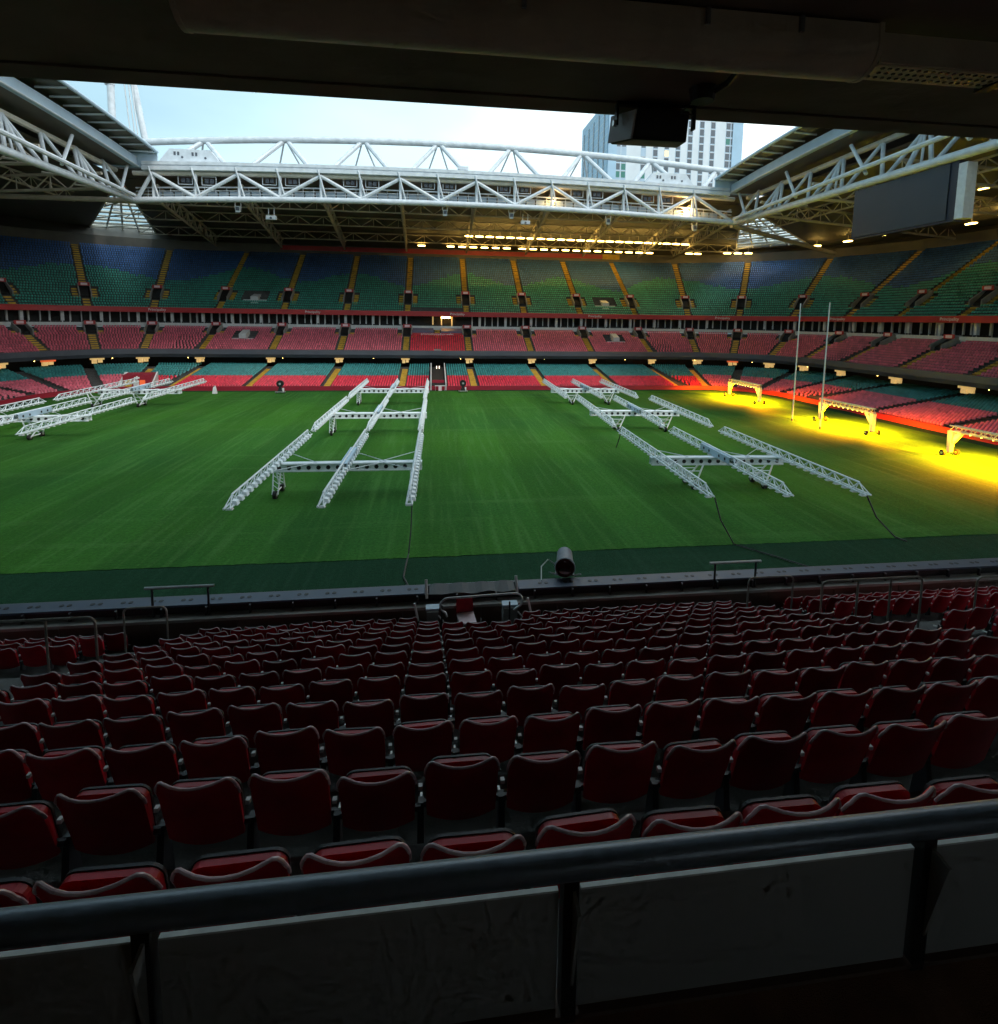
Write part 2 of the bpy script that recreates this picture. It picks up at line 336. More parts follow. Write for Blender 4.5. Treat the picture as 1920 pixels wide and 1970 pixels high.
def vomitory(u, d0, z0, row, rise, r0, r1, wd, h):
    da, db = d0-.45+r0*row, d0-.45+r1*row; za, zb = z0+r0*rise, z0+r1*rise
    mb = MB()
    for s in (-1, 1):
        a, b = sorted((s*wd, s*(wd+.22)))
        mb.hexa(*obox(curve_pt, u, a, b, da-.2, db, za-.2, za+1.0, zb-.2, zb+1.0))
    mb.hexa(*obox(curve_pt, u, -wd-.22, wd+.22, db-.1, db+.2, za-.1, zb+1.0))
    mb.hexa(*obox(curve_pt, u, -wd, wd, db-1.1, db-.1, zb+.55, zb+.8))
    v = part('vomitory', mb, 'concrete', bowl)
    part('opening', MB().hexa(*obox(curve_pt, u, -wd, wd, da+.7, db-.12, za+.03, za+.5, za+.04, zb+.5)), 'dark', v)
    part('sign', MB().hexa(*obox(curve_pt, u, -wd-.05, wd+.05, db-1.2, db-1.12, zb+.35, zb+1.15)), 'redf', v)
    part('sign_panel', MB().hexa(*obox(curve_pt, u, -wd*.62, wd*.62, db-1.24, db-1.205, zb+.5, zb+1.0)), 'signw', v)
    return v
for u in AISLES:
    X, Y, _ = curve_pt(u, 12)
    if not vis((X, Y, 18), 260): continue
    part('stair_aisle', strip(curve_pt, u, .62, DU0, ZU0, ROW_U, RISE_U, 0, 4), 'yellow', bowl)
    part('stair_aisle', strip(curve_pt, u, .62, DU0, ZU0, ROW_U, RISE_U, 8, N_U), 'yellow', bowl)
    for s in (-1, 1):
        mb = strip(lambda q, d, s=s: tuple(np.array(curve_pt(q, d)[:2])+1.75*s*np.array([math.cos(curve_pt(q, d)[2]), -math.sin(curve_pt(q, d)[2])]))+(curve_pt(q, d)[2],), u, .5, DU0, ZU0, ROW_U, RISE_U, 4, 8)
        part('side_stair', mb, 'yellow', bowl)
    vomitory(u, DU0, ZU0, ROW_U, RISE_U, 4, 8, .95, 2)
    part('stair_aisle', strip(curve_pt, u, .62, DM0, ZM0, ROW_M, RISE_M, 0, 9), 'yellow', bowl)
    vomitory(u, DM0, ZM0, ROW_M, RISE_M, 9, 13, .95, 2)
    for s in (-1, 1):
        mb = strip(lambda q, d, s=s: tuple(np.array(curve_pt(q, d)[:2])+1.7*s*np.array([math.cos(curve_pt(q, d)[2]), -math.sin(curve_pt(q, d)[2])]))+(curve_pt(q, d)[2],), u, .45, DM0, ZM0, ROW_M, RISE_M, 9, 11)
        part('side_stair', mb, 'yellow', bowl)
    lu = u if abs(u) < 50 else math.copysign(LC[0]+31.5*((abs(u)-CX)/31.5) if abs(u) > CX else 50, u)
    part('stair_aisle', strip(low_pt, lu, .6, DL0, ZL0, ROW_L, RISE_L, 0, 19), 'yellow' if abs(u) < 75 else 'terrace', bowl)
LAISLES = [u if abs(u) < 50 else math.copysign(LC[0]+(abs(u)-CX) if abs(u) > CX else 50, u) for u in AISLES]
# pale fins and wide columns of the hospitality boxes
mb = MB(); k = -UMAX+3
i = 0
while k < UMAX-3:
    x, y, a = curve_pt(k, 13.6)
    if vis((x, y, 13)) and abs(k) > 7.5:
        if i % 4 == 0: part('column', MB().hexa(*obox(curve_pt, k, -.28, .28, 12.6, 13.2, 11.6, 14.46)), 'fin', bowl)
        else: mb.hexa(*obox(curve_pt, k, -.09-.05*(i % 2), .09+.05*(i % 2), 13.8, 14.2, 11.6, 14.46))
    k += 1.45+.35*(i % 2); i += 1
o = part('window_fins', mb, 'fin', bowl); o['kind'] = 'stuff'
mb = MB()
for k in np.arange(-UMAX+3, UMAX-3, .62):                      # seat backs of the box balconies behind the parapet
    x, y, a = curve_pt(k, 12)
    if vis((x, y, 12)) and rng.random() < .8: mb.hexa(*obox(curve_pt, k, -.2, .2, 12.0, 12.08, 12.0, 12.42))
o = part('box_seats', mb, 'seat_r', bowl); o['kind'] = 'stuff'
for px_u in (-63.5, -29.3, 4.9, 39.6, 72.5, 98.8, 124):        # lettering on the red fascia
    x, y, a = curve_pt(px_u, 11.2)
    tcv = bpy.data.curves.new('lettering', 'FONT'); tcv.body = 'Principality'; tcv.size = .80; tcv.align_x = 'CENTER'; tcv.align_y = 'CENTER'; tcv.extrude = .01
    t = text_mesh(tcv, bowl, (x, y, 15.06)); t.rotation_euler = (R(90), 0, -a)
# presidents' block in the middle of the far middle tier
part('banner_strip', MB().hexa(*obox(curve_pt, 0, -5.9, 5.9, 8.3, 8.42, 9.85, 10.5)), 'seat_rv' if False else 'redf', bowl)
tcv = bpy.data.curves.new('lettering', 'FONT'); tcv.body = 'principalitystadium.wales'; tcv.size = .78; tcv.align_x = 'CENTER'; tcv.align_y = 'CENTER'; tcv.extrude = .01
t = text_mesh(tcv, bowl, (0, CY+R0+8.27, 10.2)); t.rotation_euler = (R(90), 0, 0)
for a, b in ((-5.9, -.9), (.9, 5.9)):
    part('covered_seats', MB().hexa(*obox(curve_pt, 0, a, b, 9.0, 10.9, 10.5, 10.9, 11.2, 11.6)), 'purple', bowl)
part('stair_aisle', strip(curve_pt, 0, .6, DM0, ZM0, ROW_M, RISE_M, 9, 13), 'yellow', bowl)
for s in (-1.05, 1.05, 3.6): part('door_jamb', MB().hexa(*obox(curve_pt, 0, s-.14, s+.14, 12.3, 12.6, 11.6, 14.44)), 'lobby', bowl)  # jambs take the put-in lobby glow
part('canopy_lamp', MB().hexa(*obox(curve_pt, 0, 1.0, 3.2, 11.9, 12.2, 14.0, 14.4)), 'lamp', bowl, label='lit lamp under the red fascia above the bright red block')
# players' tunnel in the far lower tier
tun = part('tunnel', MB().hexa(*obox(low_pt, 0, -1.55, -1.35, -.1, 14, 0, 1.5, 2.0, 4.2)).hexa(*obox(low_pt, 0, 1.35, 1.55, -.1, 14, 0, 1.5, 2.0, 4.2)), 'fin', bowl)
part('tunnel_floor', MB().hexa(*obox(low_pt, 0, -1.35, 1.35, .3, 14, .02, .9, .5, 3.3)), 'dark', tun)
part('tunnel_sign', MB().hexa(*obox(low_pt, 0, -1.2, 1.2, 2.0, 2.1, .9, 1.8)), 'maroon', tun)
for s in (-.28, .28): part('tunnel_lamp', MB().hexa(*obox(low_pt, 0, s-.08, s+.08, 9.8, 9.9, 3.3, 3.9)), 'tlamp', tun)
# concourse lobbies under the balcony, self-glowing in place of lamplight, one at the head of each lower aisle
for i, u in enumerate(AISLES):
    x, y, a = curve_pt(u, 1.2)
    if not vis((x, y, 5)): continue
    mname = 'lobbyr' if i in (6, 18) else 'lobby'
    wd = .95 if abs(u) < 60 else 1.2
    l = part('concourse_lobby', MB().hexa(*obox(curve_pt, u, -wd, wd, .75, 1.1, 4.62, 5.22)), mname, bowl)
    part('lobby_step', MB().hexa(*obox(curve_pt, u, -wd*.75, -.05, .95, 1.4, 3.85, 4.62)).hexa(*obox(curve_pt, u, .1, wd*.75, .95, 1.4, 4.0, 4.62)), 'lobby', l)
for u in np.arange(-150, 150, 19.4):
    x, y, a = curve_pt(u, .6)
    if vis((x, y, 5)): part('spot_lamp', MB().tube((x, y, 4.85), (x, y, 4.93), .05), 'lamp', bowl)
# grey camera platforms among the seats
for u, d, z in ((-43.6, 16.6, 18.0), (43.6, 16.6, 18.0)):
    part('camera_platform', MB().hexa(*obox(curve_pt, u, -.85, .85, d-1.6, d+1.3, z-1.2, z+.6, z-.3, z+1.3)).hexa(*obox(curve_pt, u, -2.7, 2.7, d-.9, d, z-.6, z-.1)), 'fin', bowl)
for u, d, z in ((-43.6, 7.5, 9.4), (43.6, 7.5, 9.4)):
    part('camera_platform', MB().hexa(*obox(curve_pt, u, -.75, .75, d-1.6, d+1.3, z-1.0, z+.5, z-.3, z+1.4)).hexa(*obox(curve_pt, u, -2.2, 2.2, d-1.6, d-.9, z-.8, z-.45)), 'fin', bowl)
part('camera_platform', MB().hexa(*obox(curve_pt, 0, -.8, .8, .3, .7, 6.6, 7.1)), 'concrete', bowl)
# maroon hut let into the far left lower tier
hut = part('tunnel_hut', MB().hexa(*obox(low_pt, -58.5, -2.3, 2.3, 1.4, 4.4, .1, 2.75, .1, 3.0)), 'maroon', bowl)
part('hut_doorway', MB().hexa(*obox(low_pt, -58.5, -2.0, -.9, 1.34, 1.42, .2, 1.85)), 'yellow', hut)
part('hut_doorway', MB().hexa(*obox(low_pt, -58.5, -.6, .3, 1.34, 1.42, .5, 1.85)), 'fin', hut)
part('hut_doorway', MB().hexa(*obox(low_pt, -58.5, .4, 1.3, 1.34, 1.42, .4, 1.85)), 'lobbyr', hut)
part('hut_emblem', MB().hexa(*obox(low_pt, -58.5, -.12, .12, 1.33, 1.41, 2.0, 2.6)).hexa(*obox(low_pt, -58.5, -.42, -.16, 1.33, 1.41, 2.12, 2.42)).hexa(*obox(low_pt, -58.5, .16, .42, 1.33, 1.41, 2.12, 2.42)), 'lettering', hut)
part('hut_wing_wall', MB().hexa(*obox(low_pt, -58.5, -2.9, -2.35, .2, 4.6, 0, .9, .1, 3.1)).hexa(*obox(low_pt, -58.5, 2.35, 2.6, .6, 4.6, 0, .9, .1, 3.1)), 'fin', hut)

# ------------------------------------------------------------------ far seats: far too many to count, one mass for each tier
def seat_template():
    v = []; f = []
    def hx(b, t):
        i = len(v); v.extend(b+t)
        f.extend([(i+4, i+5, i+6, i+7), (i, i+1, i+5, i+4), (i+1, i+2, i+6, i+5), (i+2, i+3, i+7, i+6), (i+3, i, i+4, i+7)])
    hx([(-.19, .10, .40), (.19, .10, .40), (.19, .145, .40), (-.19, .145, .40)], [(-.17, .185, .83), (.17, .185, .83), (.17, .225, .83), (-.17, .225, .83)])
    hx([(-.185, -.03, .42), (.185, -.03, .42), (.185, .05, .42), (-.185, .05, .42)], [(-.15, .04, .76), (.15, .04, .76), (.15, .085, .76), (-.15, .085, .76)])
    return np.array(v, float), np.array(f, int)
TV, TF = seat_template()
def seat_mass(name, seats, mats, parent=None):
    """seats: list of x, y, z, normal angle, material index, shade"""
    A = np.array(seats, float); n = len(A); nv, nf = len(TV), len(TF)
    c, s = np.cos(A[:, 3])[:, None], np.sin(A[:, 3])[:, None]
    x = A[:, 0:1]+TV[None, :, 0]*c+TV[None, :, 1]*s; y = A[:, 1:2]-TV[None, :, 0]*s+TV[None, :, 1]*c; z = A[:, 2:3]+np.repeat(TV[None, :, 2], n, 0)
    co = np.stack([x, y, z], -1).reshape(-1)
    me = bpy.data.meshes.new(name); me.vertices.add(n*nv); me.vertices.foreach_set('co', co)
    fi = (TF[None]+(np.arange(n)*nv)[:, None, None]).reshape(-1)
    me.loops.add(n*nf*4); me.loops.foreach_set('vertex_index', fi)
    me.polygons.add(n*nf); me.polygons.foreach_set('loop_start', np.arange(n*nf)*4); me.polygons.foreach_set('loop_total', np.full(n*nf, 4))
    for m in mats: me.materials.append(M[m])
    me.polygons.foreach_set('material_index', np.repeat(A[:, 4].astype(int), nf))
    at = me.attributes.new('shade', 'FLOAT', 'FACE'); at.data.foreach_set('value', np.repeat(A[:, 5], nf))
    me.update(calc_edges=True); me.validate()
    o = link(name, me, parent); o['kind'] = 'stuff'; return o
def bays(pt, d, spacing, aisles, gap):
    """seat positions along one row, aisles kept free"""
    ed = [-UMAX+2]+sorted(aisles)+[UMAX-2]; res = []
    for a, b in zip(ed[:-1], ed[1:]):
        r_ = (R0 if pt is curve_pt else LR0)+d; k = 31.5/r_
        mid = abs((a+b)/2); cx = CX if pt is curve_pt else LC[0]
        step = spacing*(k if cx < mid < cx+31.5*math.pi/2 else 1.)
        lo, hi = a+gap*(k if cx < mid < cx+49.5 else 1.), b-gap*(k if cx < mid < cx+49.5 else 1.)
        m = int((hi-lo)/step)
        if m > 0: res += [lo+(hi-lo-m*step)/2+(j+.5)*step for j in range(m)]
    return res
up, mid, low = [], [], []
for r in range(N_U):
    d = DU0+r*ROW_U; z = ZU0+r*RISE_U
    for u in bays(curve_pt, d, .5, AISLES, 2.4 if 3 < r < 8 else .8):
        x, y, a = curve_pt(u, d)
        if not vis((x, y, z)): continue
        b = 14.6-2.9*math.cos(2*math.pi*(u+7)/27.6)+.8*math.sin(u*.11)
        if abs(abs(u)-43.6) < 2.9 and 3 < r < 8: continue
        if abs(u) < 6.4 and r in (0, 1): continue
        up.append((x, y, z, a, 1 if r > b+rng.normal(0, .25) else 0, 1+rng.normal(0, .10)))
for r in range(N_M):
    d = DM0+r*ROW_M; z = ZM0+r*RISE_M
    for u in bays(curve_pt, d, .5, AISLES, 2.1 if r > 8 else .8):
        x, y, a = curve_pt(u, d)
        if not vis((x, y, z)): continue
        if abs(u) < 6.3 and r > 8: continue
        if abs(abs(u)-43.6) < 2.4 and 5 < r < 10: continue
        mid.append((x, y, z, a, 1 if abs(u) < 6.8 else 0, 1+rng.normal(0, .12)))
for r in range(N_L):
    d = DL0+r*ROW_L; z = ZL0+r*RISE_L
    for u in bays(low_pt, d, .5, LAISLES+[0.], .78):
        if abs(u) < 1.75 or -61.8 < u < -55.2 and r < 6: continue
        x, y, a = low_pt(u, d)
        if not vis((x, y, z)): continue
        red = r < 9+(1.2 if abs(u) > 60 else 0)
        low.append((x, y, z, a, (2 if abs(u) < 60 else 0) if red else 1, 1+rng.normal(0, .12)))
for nm, L, ms, lab in (('upper_tier_seats', up, ('seat_g', 'seat_b'), 'rows of green and blue seats filling the upper tier'),
                       ('middle_tier_seats', mid, ('seat_r', 'seat_rv'), 'rows of red seats filling the far middle tier'),
                       ('lower_tier_seats', low, ('seat_r', 'seat_t', 'seat_rv'), 'rows of teal and red seats filling the lower tier')):
    o = seat_mass(nm, L, ms); tag(o, lab, 'seats', kind='stuff')

# ------------------------------------------------------------------ roof
XL, XR, YF, YN = -53.4, 59.2, 37.0, -37.0
ZL_, ZT_ = 34.0, 39.9
camb = lambda x: 1-((x-3)/56.5)**2             # the far truss is slightly arched
zlow = lambda x: 33.9+1.5*camb(x)
ztop = lambda x: 38.9+1.1*camb(x)
zarch = lambda x: 45.2+2.5*camb(x)
roof = thing('stadium_roof', 'dark fixed roof ring over the stands with open middle', 'roof')
o1 = 104; o2 = 96
part('far_roof_deck', MB().hexa([(-58, 42, 38.6), (64, 42, 38.6), (85, 80, 34.9), (92, 100, 34.3), (-78, 100, 34.9)], [(-58, 42, 39.0), (64, 42, 39.0), (85, 80, 35.3), (92, 100, 34.7), (-78, 100, 35.3)])
     .hexa([(-58, 37.6, 39.3), (64, 37.6, 39.3), (64, 42.2, 38.7), (-58, 42.2, 38.7)], [(-58, 37.6, 39.6), (64, 37.6, 39.6), (64, 42.2, 39.0), (-58, 42.2, 39.0)]), 'deck', roof)
part('left_roof_deck', MB().hexa([(-58, -45, 38.6), (-58, 42, 38.6), (-96, 96, 34.9), (-128, 96, 34.9), (-128, -95, 34.9)], [(-58, -45, 39), (-58, 42, 39), (-96, 96, 35.3), (-128, 96, 35.3), (-128, -95, 35.3)]), 'deck', roof)
part('right_roof_deck', MB().hexa([(64, -45, 38.6), (128, -95, 34.9), (128, 100, 34.3), (92, 100, 34.3), (85, 80, 34.9), (97, 66, 34.9), (64, 42, 38.6)], [(64, -45, 39), (128, -95, 35.3), (128, 100, 34.7), (92, 100, 34.7), (85, 80, 35.3), (97, 66, 35.3), (64, 42, 39)]), 'deck', roof)
part('near_roof_deck', MB().hexa([(-128, -98, 34.9), (128, -98, 34.9), (64, -38, 38.6), (-58, -38, 38.6)], [(-128, -98, 35.3), (128, -98, 35.3), (64, -38, 39), (-58, -38, 39)]), 'deck', roof)
# glazed corners
for pts, nm in ((((-58, 42, 38.6), (-78, 100, 34.9), (-96, 96, 34.9)), 'corner_glazing'), (((64, 42, 38.6), (97, 66, 34.9), (85, 80, 34.9)), 'corner_glazing')):
    a, b, c = (Vector(p) for p in pts)
    g = part(nm, MB().poly([a+Vector((0, 0, .3)), b+Vector((0, 0, .3)), c+Vector((0, 0, .3))]), 'pane', roof)
    for k in range(1, 15):
        t = k/15; p, q = a.lerp(b, t), a.lerp(c, t)
        part('purlin', MB().tube(p, q, .34 if k % 2 else .2), 'cream', g)
    for f in (0, .25, .5, .75, 1): part('rafter', MB().tube(a, b.lerp(c, f), .22), 'cream', g)
    for k in range(3, 15, 3):
        part('brace', MB().tube(a.lerp(b, k/15)-Vector((0, 0, .6)), a.lerp(c, (k+2)/15 if k < 13 else 1)-Vector((0, 0, .6)), .18), 'cream', g)
# main trusses -----------------------------------------------------------
def tru(name, label, loc=None): return thing(name, label, 'truss', 'white steel roof trusses round the opening')
T = tru('roof_truss', 'long white far-side roof truss with arched top tube')
UN = [-50, -35.6, -21.4, -7.1, 7.1, 21.6, 36, 50.3]; LN = [-43, -28.6, -14.3, 0, 14.4, 28.8, 43.2]
xs = np.linspace(XL, XR, 15)
part('bottom_chord', MB().path([(x, YF, zlow(x)) for x in xs], .53, 10), 'white', T, True)
part('top_chord', MB().path([(x, YF+.6, ztop(x)-.3) for x in xs], .42, 10), 'cream', T, True)
gx = np.linspace(-51.5, 57.6, 15)
part('gutter_beam', MB().grid([[(x, YF+1.0, ztop(x)+1.55) for x in gx], [(x, YF-.5, ztop(x)+1.5) for x in gx], [(x, YF-.5, ztop(x)+.95) for x in gx], [(x, YF-.3, ztop(x)+.9) for x in gx],
                             [(x, YF-.3, ztop(x)+.75) for x in gx], [(x, YF-.55, ztop(x)+.7) for x in gx], [(x, YF-.55, ztop(x)+.05) for x in gx], [(x, YF+.6, ztop(x)) for x in gx], [(x, YF+1.0, ztop(x)+1.55) for x in gx]]), 'white', T)
for x in UN+LN:
    part('vertical', MB().tube((x, YF+.1, zlow(x)+.4), (x, YF+.5, ztop(x)), .27, 8), 'white', T, True)
    part('front_hanger', MB().tube((x+.9, YF-.1, zlow(x)+.5), (x-.35, YF-.6, ztop(x)+.6), .17, 6), 'white', T)
allx = sorted([XL+.8]+UN+LN+[XR-.8])
for a, b in zip(allx[:-1], allx[1:]):
    ua, ub = (a in UN), (b in UN)
    if not ua and not ub: continue
    part('diagonal', MB().tube((a, YF, ztop(a)-.4 if ua else zlow(a)+.3), (b, YF, ztop(b)-.4 if ub else zlow(b)+.3), .34, 8), 'white', T, True)
part('arch_tube', MB().path([(x, 42, zarch(x)) for x in np.linspace(-57, 64, 17)], .62, 10), 'white', T, True)
for x in LN+[-57.0, 57.6]:
    zt = zarch(x)
    for s in (-1, 1):
        part('arch_strut', MB().tube((x+s*5.2, 38.2, ztop(x)+1.2), (x+s*.5, 42, zt-.4), .42, 8), 'white', T, True)
        part('rear_strut', MB().tube((x+s*3.4, 47.5, 40.0), (x+s*.3, 42.1, zt-.5), .17, 6), 'white', T)
# catwalk inside the truss
cw = thing('catwalk', 'maintenance catwalk with handrails inside the far truss', 'catwalk')
part('deck_plate', MB().grid([[(x, YF+1.2, zlow(x)+.75) for x in xs], [(x, YF+2.6, zlow(x)+.75) for x in xs]]), 'dsteel', cw)
for h in (1.15, 1.75, 2.35): part('handrail', MB().path([(x, YF+1.2, zlow(x)+h) for x in xs], .07 if h < 2 else .13, 6), 'white', cw)
mb = MB()
for x in np.arange(XL+2, XR-2, 1.9): mb.tube((x, YF+1.2, zlow(x)+.75), (x, YF+1.2, zlow(x)+2.3), .05, 4)
part('balusters', mb, 'white', cw)
mb = MB()
for x in np.arange(XL+2, XR-3, 1.9): mb.box(x+.1, x+1.75, YF+2.4, YF+2.5, zlow(x)+.9, zlow(x)+1.9)
part('toe_panels', mb, 'panelblue', cw)
nfl = 0
for x in LN:
    for s in (-1, 1):
        c = x+s*2.6-.6*s; z = zlow(x)+2.75
        fl = thing('catwalk_floodlight', 'square white lamp frame on the far truss catwalk, %s from the left' % ORD[nfl], 'lamp frame', 'square lamp frames on the far truss', (c, YF+1.0, z)); nfl += 1
        f = MB()
        for a, b in (((-1.2, 0, 0), (1.2, 0, 0)), ((-1.2, 0, 1.45), (1.2, 0, 1.45)), ((-1.2, 0, 0), (-1.2, 0, 1.45)), ((1.2, 0, 0), (1.2, 0, 1.45))): f.tube(a, b, .085, 5)
        part('frame', f, 'white', fl); part('lamp_body', MB().box(-.75, -.1, .1, .5, .35, 1.15).box(.1, .75, .1, .5, .35, 1.15), 'greyf', fl)
# side trusses -----------------------------------------------------------
def side_truss(s, X, label, n0):
    T = tru('roof_truss', label)
    ys = [37-k*7.3 for k in range(0, 12)]
    part('bottom_chord', MB().tube((X, 37, 34.0), (X, -45, 33.2), .55, 10), 'white', T, True)
    part('inner_chord', MB().tube((X-s*1.0, 35.5, 34.4), (X-s*1.6, -45, 37.0), .34, 8), 'white', T, True)
    part('top_chord', MB().tube((X+s*2.6, 37, 38.9), (X+s*2.6, -45, 40.6), .45, 8), 'cream', T, True)
    for k in range(11):
        y0, y1 = ys[k], ys[k+1]; ym = (y0+y1)/2
        part('diagonal', MB().tube((X, y0-.5, 34.0), (X+s*2.6, ym, 39.5), .27, 8), 'white', T, True)
        part('diagonal', MB().tube((X, y1+.5, 34.0), (X+s*2.6, ym, 39.5), .27, 8), 'white', T, True)
        if k % 2: part('vertical', MB().tube((X, ym+.2, 33.9), (X+s*2.6, ym+.2, 39.5), .32, 8), 'white', T, True)
        if k % 2 == 0: part('fascia_strut', MB().tube((X-s*.7, ym-1.2, 34.6+.026*k), (X+s*.4, ym+3.4, 40.0), .25, 8), 'white', T, True)
        if k % 2: part('thin_brace', MB().tube((X, ym-1.8, 33.9), (X+s*2.5, ym+.6, 39.5), .16, 6), 'white', T, True)
        part('cross_tie', MB().tube((X, y1, 34.0), (X+s*5, y1, 34.6), .16, 6), 'cream', T, True)
    return T
TLs = side_truss(-1, XL, 'white roof truss along the left side of the opening', 0)
TRs = side_truss(1, XR, 'white roof truss along the right side of the opening, above the big screen', 0)
# retractable roof panels parked over each end
def panel_roof(s, Xf, Xe, label):
    pr = thing('retractable_roof', label, 'roof panel', 'parked sliding roof panels')
    ys = np.linspace(36.8, -50, 12); zb = lambda y: 39.3+1.9*(1-((y+5)/44)**2); 
    part('fascia_girder', MB().grid([[(Xf+s*.6, y, zb(y)) for y in ys], [(Xf, y, zb(y)) for y in ys], [(Xf+s*.15, y, zb(y)+1.75) for y in ys], [(Xf+s*.9, y, zb(y)+1.75) for y in ys], [(Xf+s*.6, y, zb(y)) for y in ys]]), 'panelblue', pr)
    part('lower_lip', MB().path([(Xf-s*.12, y, zb(y)+.12) for y in ys], .13, 6), 'white', pr)
    ze = lambda y: 41.9+2.3*(1-((y+5)/44)**2)
    part('deck', MB().grid([[(Xe, y, ze(y)) for y in ys], [(Xe+s*40, y, ze(y)-.6) for y in ys], [(Xe+s*40, y, ze(y)) for y in ys], [(Xe, y, ze(y)+.35) for y in ys], [(Xe, y, ze(y)) for y in ys]]), 'deck', pr)
    part('edge_gutter', MB().path([(Xe-s*.05, y, ze(y)+.05) for y in ys], .28, 8), 'panelblue', pr)
    for k in range(30):
        y = 35.8-k*2.75; part('rafter', MB().tube((Xe+s*.2, y, ze(y)-.16), (Xf+s*.8, y, ze(y)-.35), .15, 6), 'white', pr)
    part('end_wall', MB().hexa([(Xe, 36.9, zb(37)), (Xe+s*40, 36.9, zb(37)), (Xe+s*40, 37.1, zb(37)), (Xe, 37.1, zb(37))], [(Xe, 36.9, ze(37)), (Xe+s*40, 36.9, ze(37)), (Xe+s*40, 37.1, ze(37)), (Xe, 37.1, ze(37))]), 'panelblue', pr)
    part('soffit', MB().grid([[(Xf+s*.5, y, zb(y)+.2) for y in ys], [(Xf+s*40, y, zb(y)+.2) for y in ys]]), 'deck', pr)
    return pr
panel_roof(-1, -52.2, -49.0, 'sliding roof panel with pale blue girder parked over the left end')
panel_roof(1, 57.8, 54.6, 'sliding roof panel with pale blue girder parked over the right end')
# drive housings on the track
for x, nm in ((-44, 'white gable-shaped drive housing on the far truss, left'), (45.5, 'white gable-shaped drive housing on the far truss, right below the tower')):
    h = thing('drive_housing', nm, 'housing', 'drive housings on the roof track', (x, 38.6, 41.0))
    part('cabinet', MB().hexa([(-5.2, -.7, 0), (5.2, -.7, 0), (5.2, .9, 0), (-5.2, .9, 0)], [(-3.4, -.7, 2.2), (3.4, -.7, 2.2), (3.4, .9, 2.2), (-3.4, .9, 2.2)]), 'white', h)
    for a in (-2.7, -2.1, .3, .9): part('vent', MB().box(a, a+.35, -.76, -.69, 1.1, 1.7), 'greyf', h)
    for a in (-1.3, 2.6): part('porthole', MB().tube((a, -.76, .8), (a, -.69, .8), .2, 10), 'greyf', h)
h = thing('camera_unit', 'small pale camera unit on top of the far truss', 'camera', None, (4.6, 37.6, 41.6))
part('body', MB().box(-1.1, .9, -.4, .4, .25, .8), 'white', h); part('foot', MB().box(-.8, .6, -.3, .3, 0, .25), 'galv', h)
# secondary trusses hanging under the fixed roof
def lattice(p, q, depth, n, r, rt, m):
    mb = MB(); p, q = Vector(p), Vector(q); up_ = Vector((0, 0, depth))
    mb.tube(p, q, r); mb.tube(p+up_, q+up_, r)
    for k in range(n):
        a, b = p.lerp(q, k/n), p.lerp(q, (k+1)/n); mdl = p.lerp(q, (k+.5)/n)
        mb.tube(a, mdl+up_, rt, 4); mb.tube(mdl+up_, b, rt, 4); mb.tube(mdl, mdl+up_, rt*.8, 4)
    return mb
for x in [-50]+UN[1:]+[59]:
    part('radial_truss', lattice((x+ (0 if abs(x) < 45 else 0), 38.5, zlow(x)+.2), (x*1.18+0, 90, 32.4), 2.6, 9, .26, .13, 'dsteel'), 'dsteel', roof)
for y, z in ((49, 35.6), (63, 34.9), (78, 33.7)):
    part('purlin_truss', lattice((-62-(y-42)*.3, y, z), (70+(y-42)*.4, y, z), 1.9, 26, .16, .10, 'dsteel'), 'dsteel', roof)
part('raking_tube', MB().tube((XL, 38, 34.0), (-104, 37, 33.6), .45, 8), 'dsteel', roof)
part('raking_tube', MB().tube((XR, 38, 33.6), (100, 60, 31.8), .5, 8), 'dsteel', roof)
for s, X in ((-1, XL), (1, XR)):
    for k in range(6):
        y = 30-k*14
        part('radial_truss', lattice((X+s*1, y, 34.2), (X+s*52, y+8*(1 if k == 0 else 0), 32.6), 2.4, 9, .26, .13, 'dsteel'), 'dsteel', roof)
    for xx, z in ((16, 35.4), (34, 34.4)):
        part('purlin_truss', lattice((X+s*xx, 48, z), (X+s*xx, -50, z), 1.8, 22, .18, .10, 'dsteel'), 'dsteel', roof)
    part('edge_truss', lattice((s*113+3, 72, 32.4), (s*117+3, -40, 32.8), 2.2, 22, .2, .13, 'dsteel'), 'dsteel', roof)
part('edge_truss', lattice((48, 90, 32.2), (86, 88, 32.0), 2.0, 9, .2, .13, 'dsteel'), 'dsteel', roof)
part('edge_truss', lattice((-86, 88, 32.4), (-40, 90, 32.2), 2.0, 9, .2, .13, 'dsteel'), 'dsteel', roof)
bn = thing('roof_banner', 'long red banner under the far roof edge behind the top seats', 'banner')
part('banner_cloth', MB().box(-42, 48, 87.2, 87.35, 31.9, 33.1), 'redf', bn); part('yellow_panel', MB().box(48.1, 53.2, 87.2, 87.35, 31.8, 33.2), 'yellow', bn)
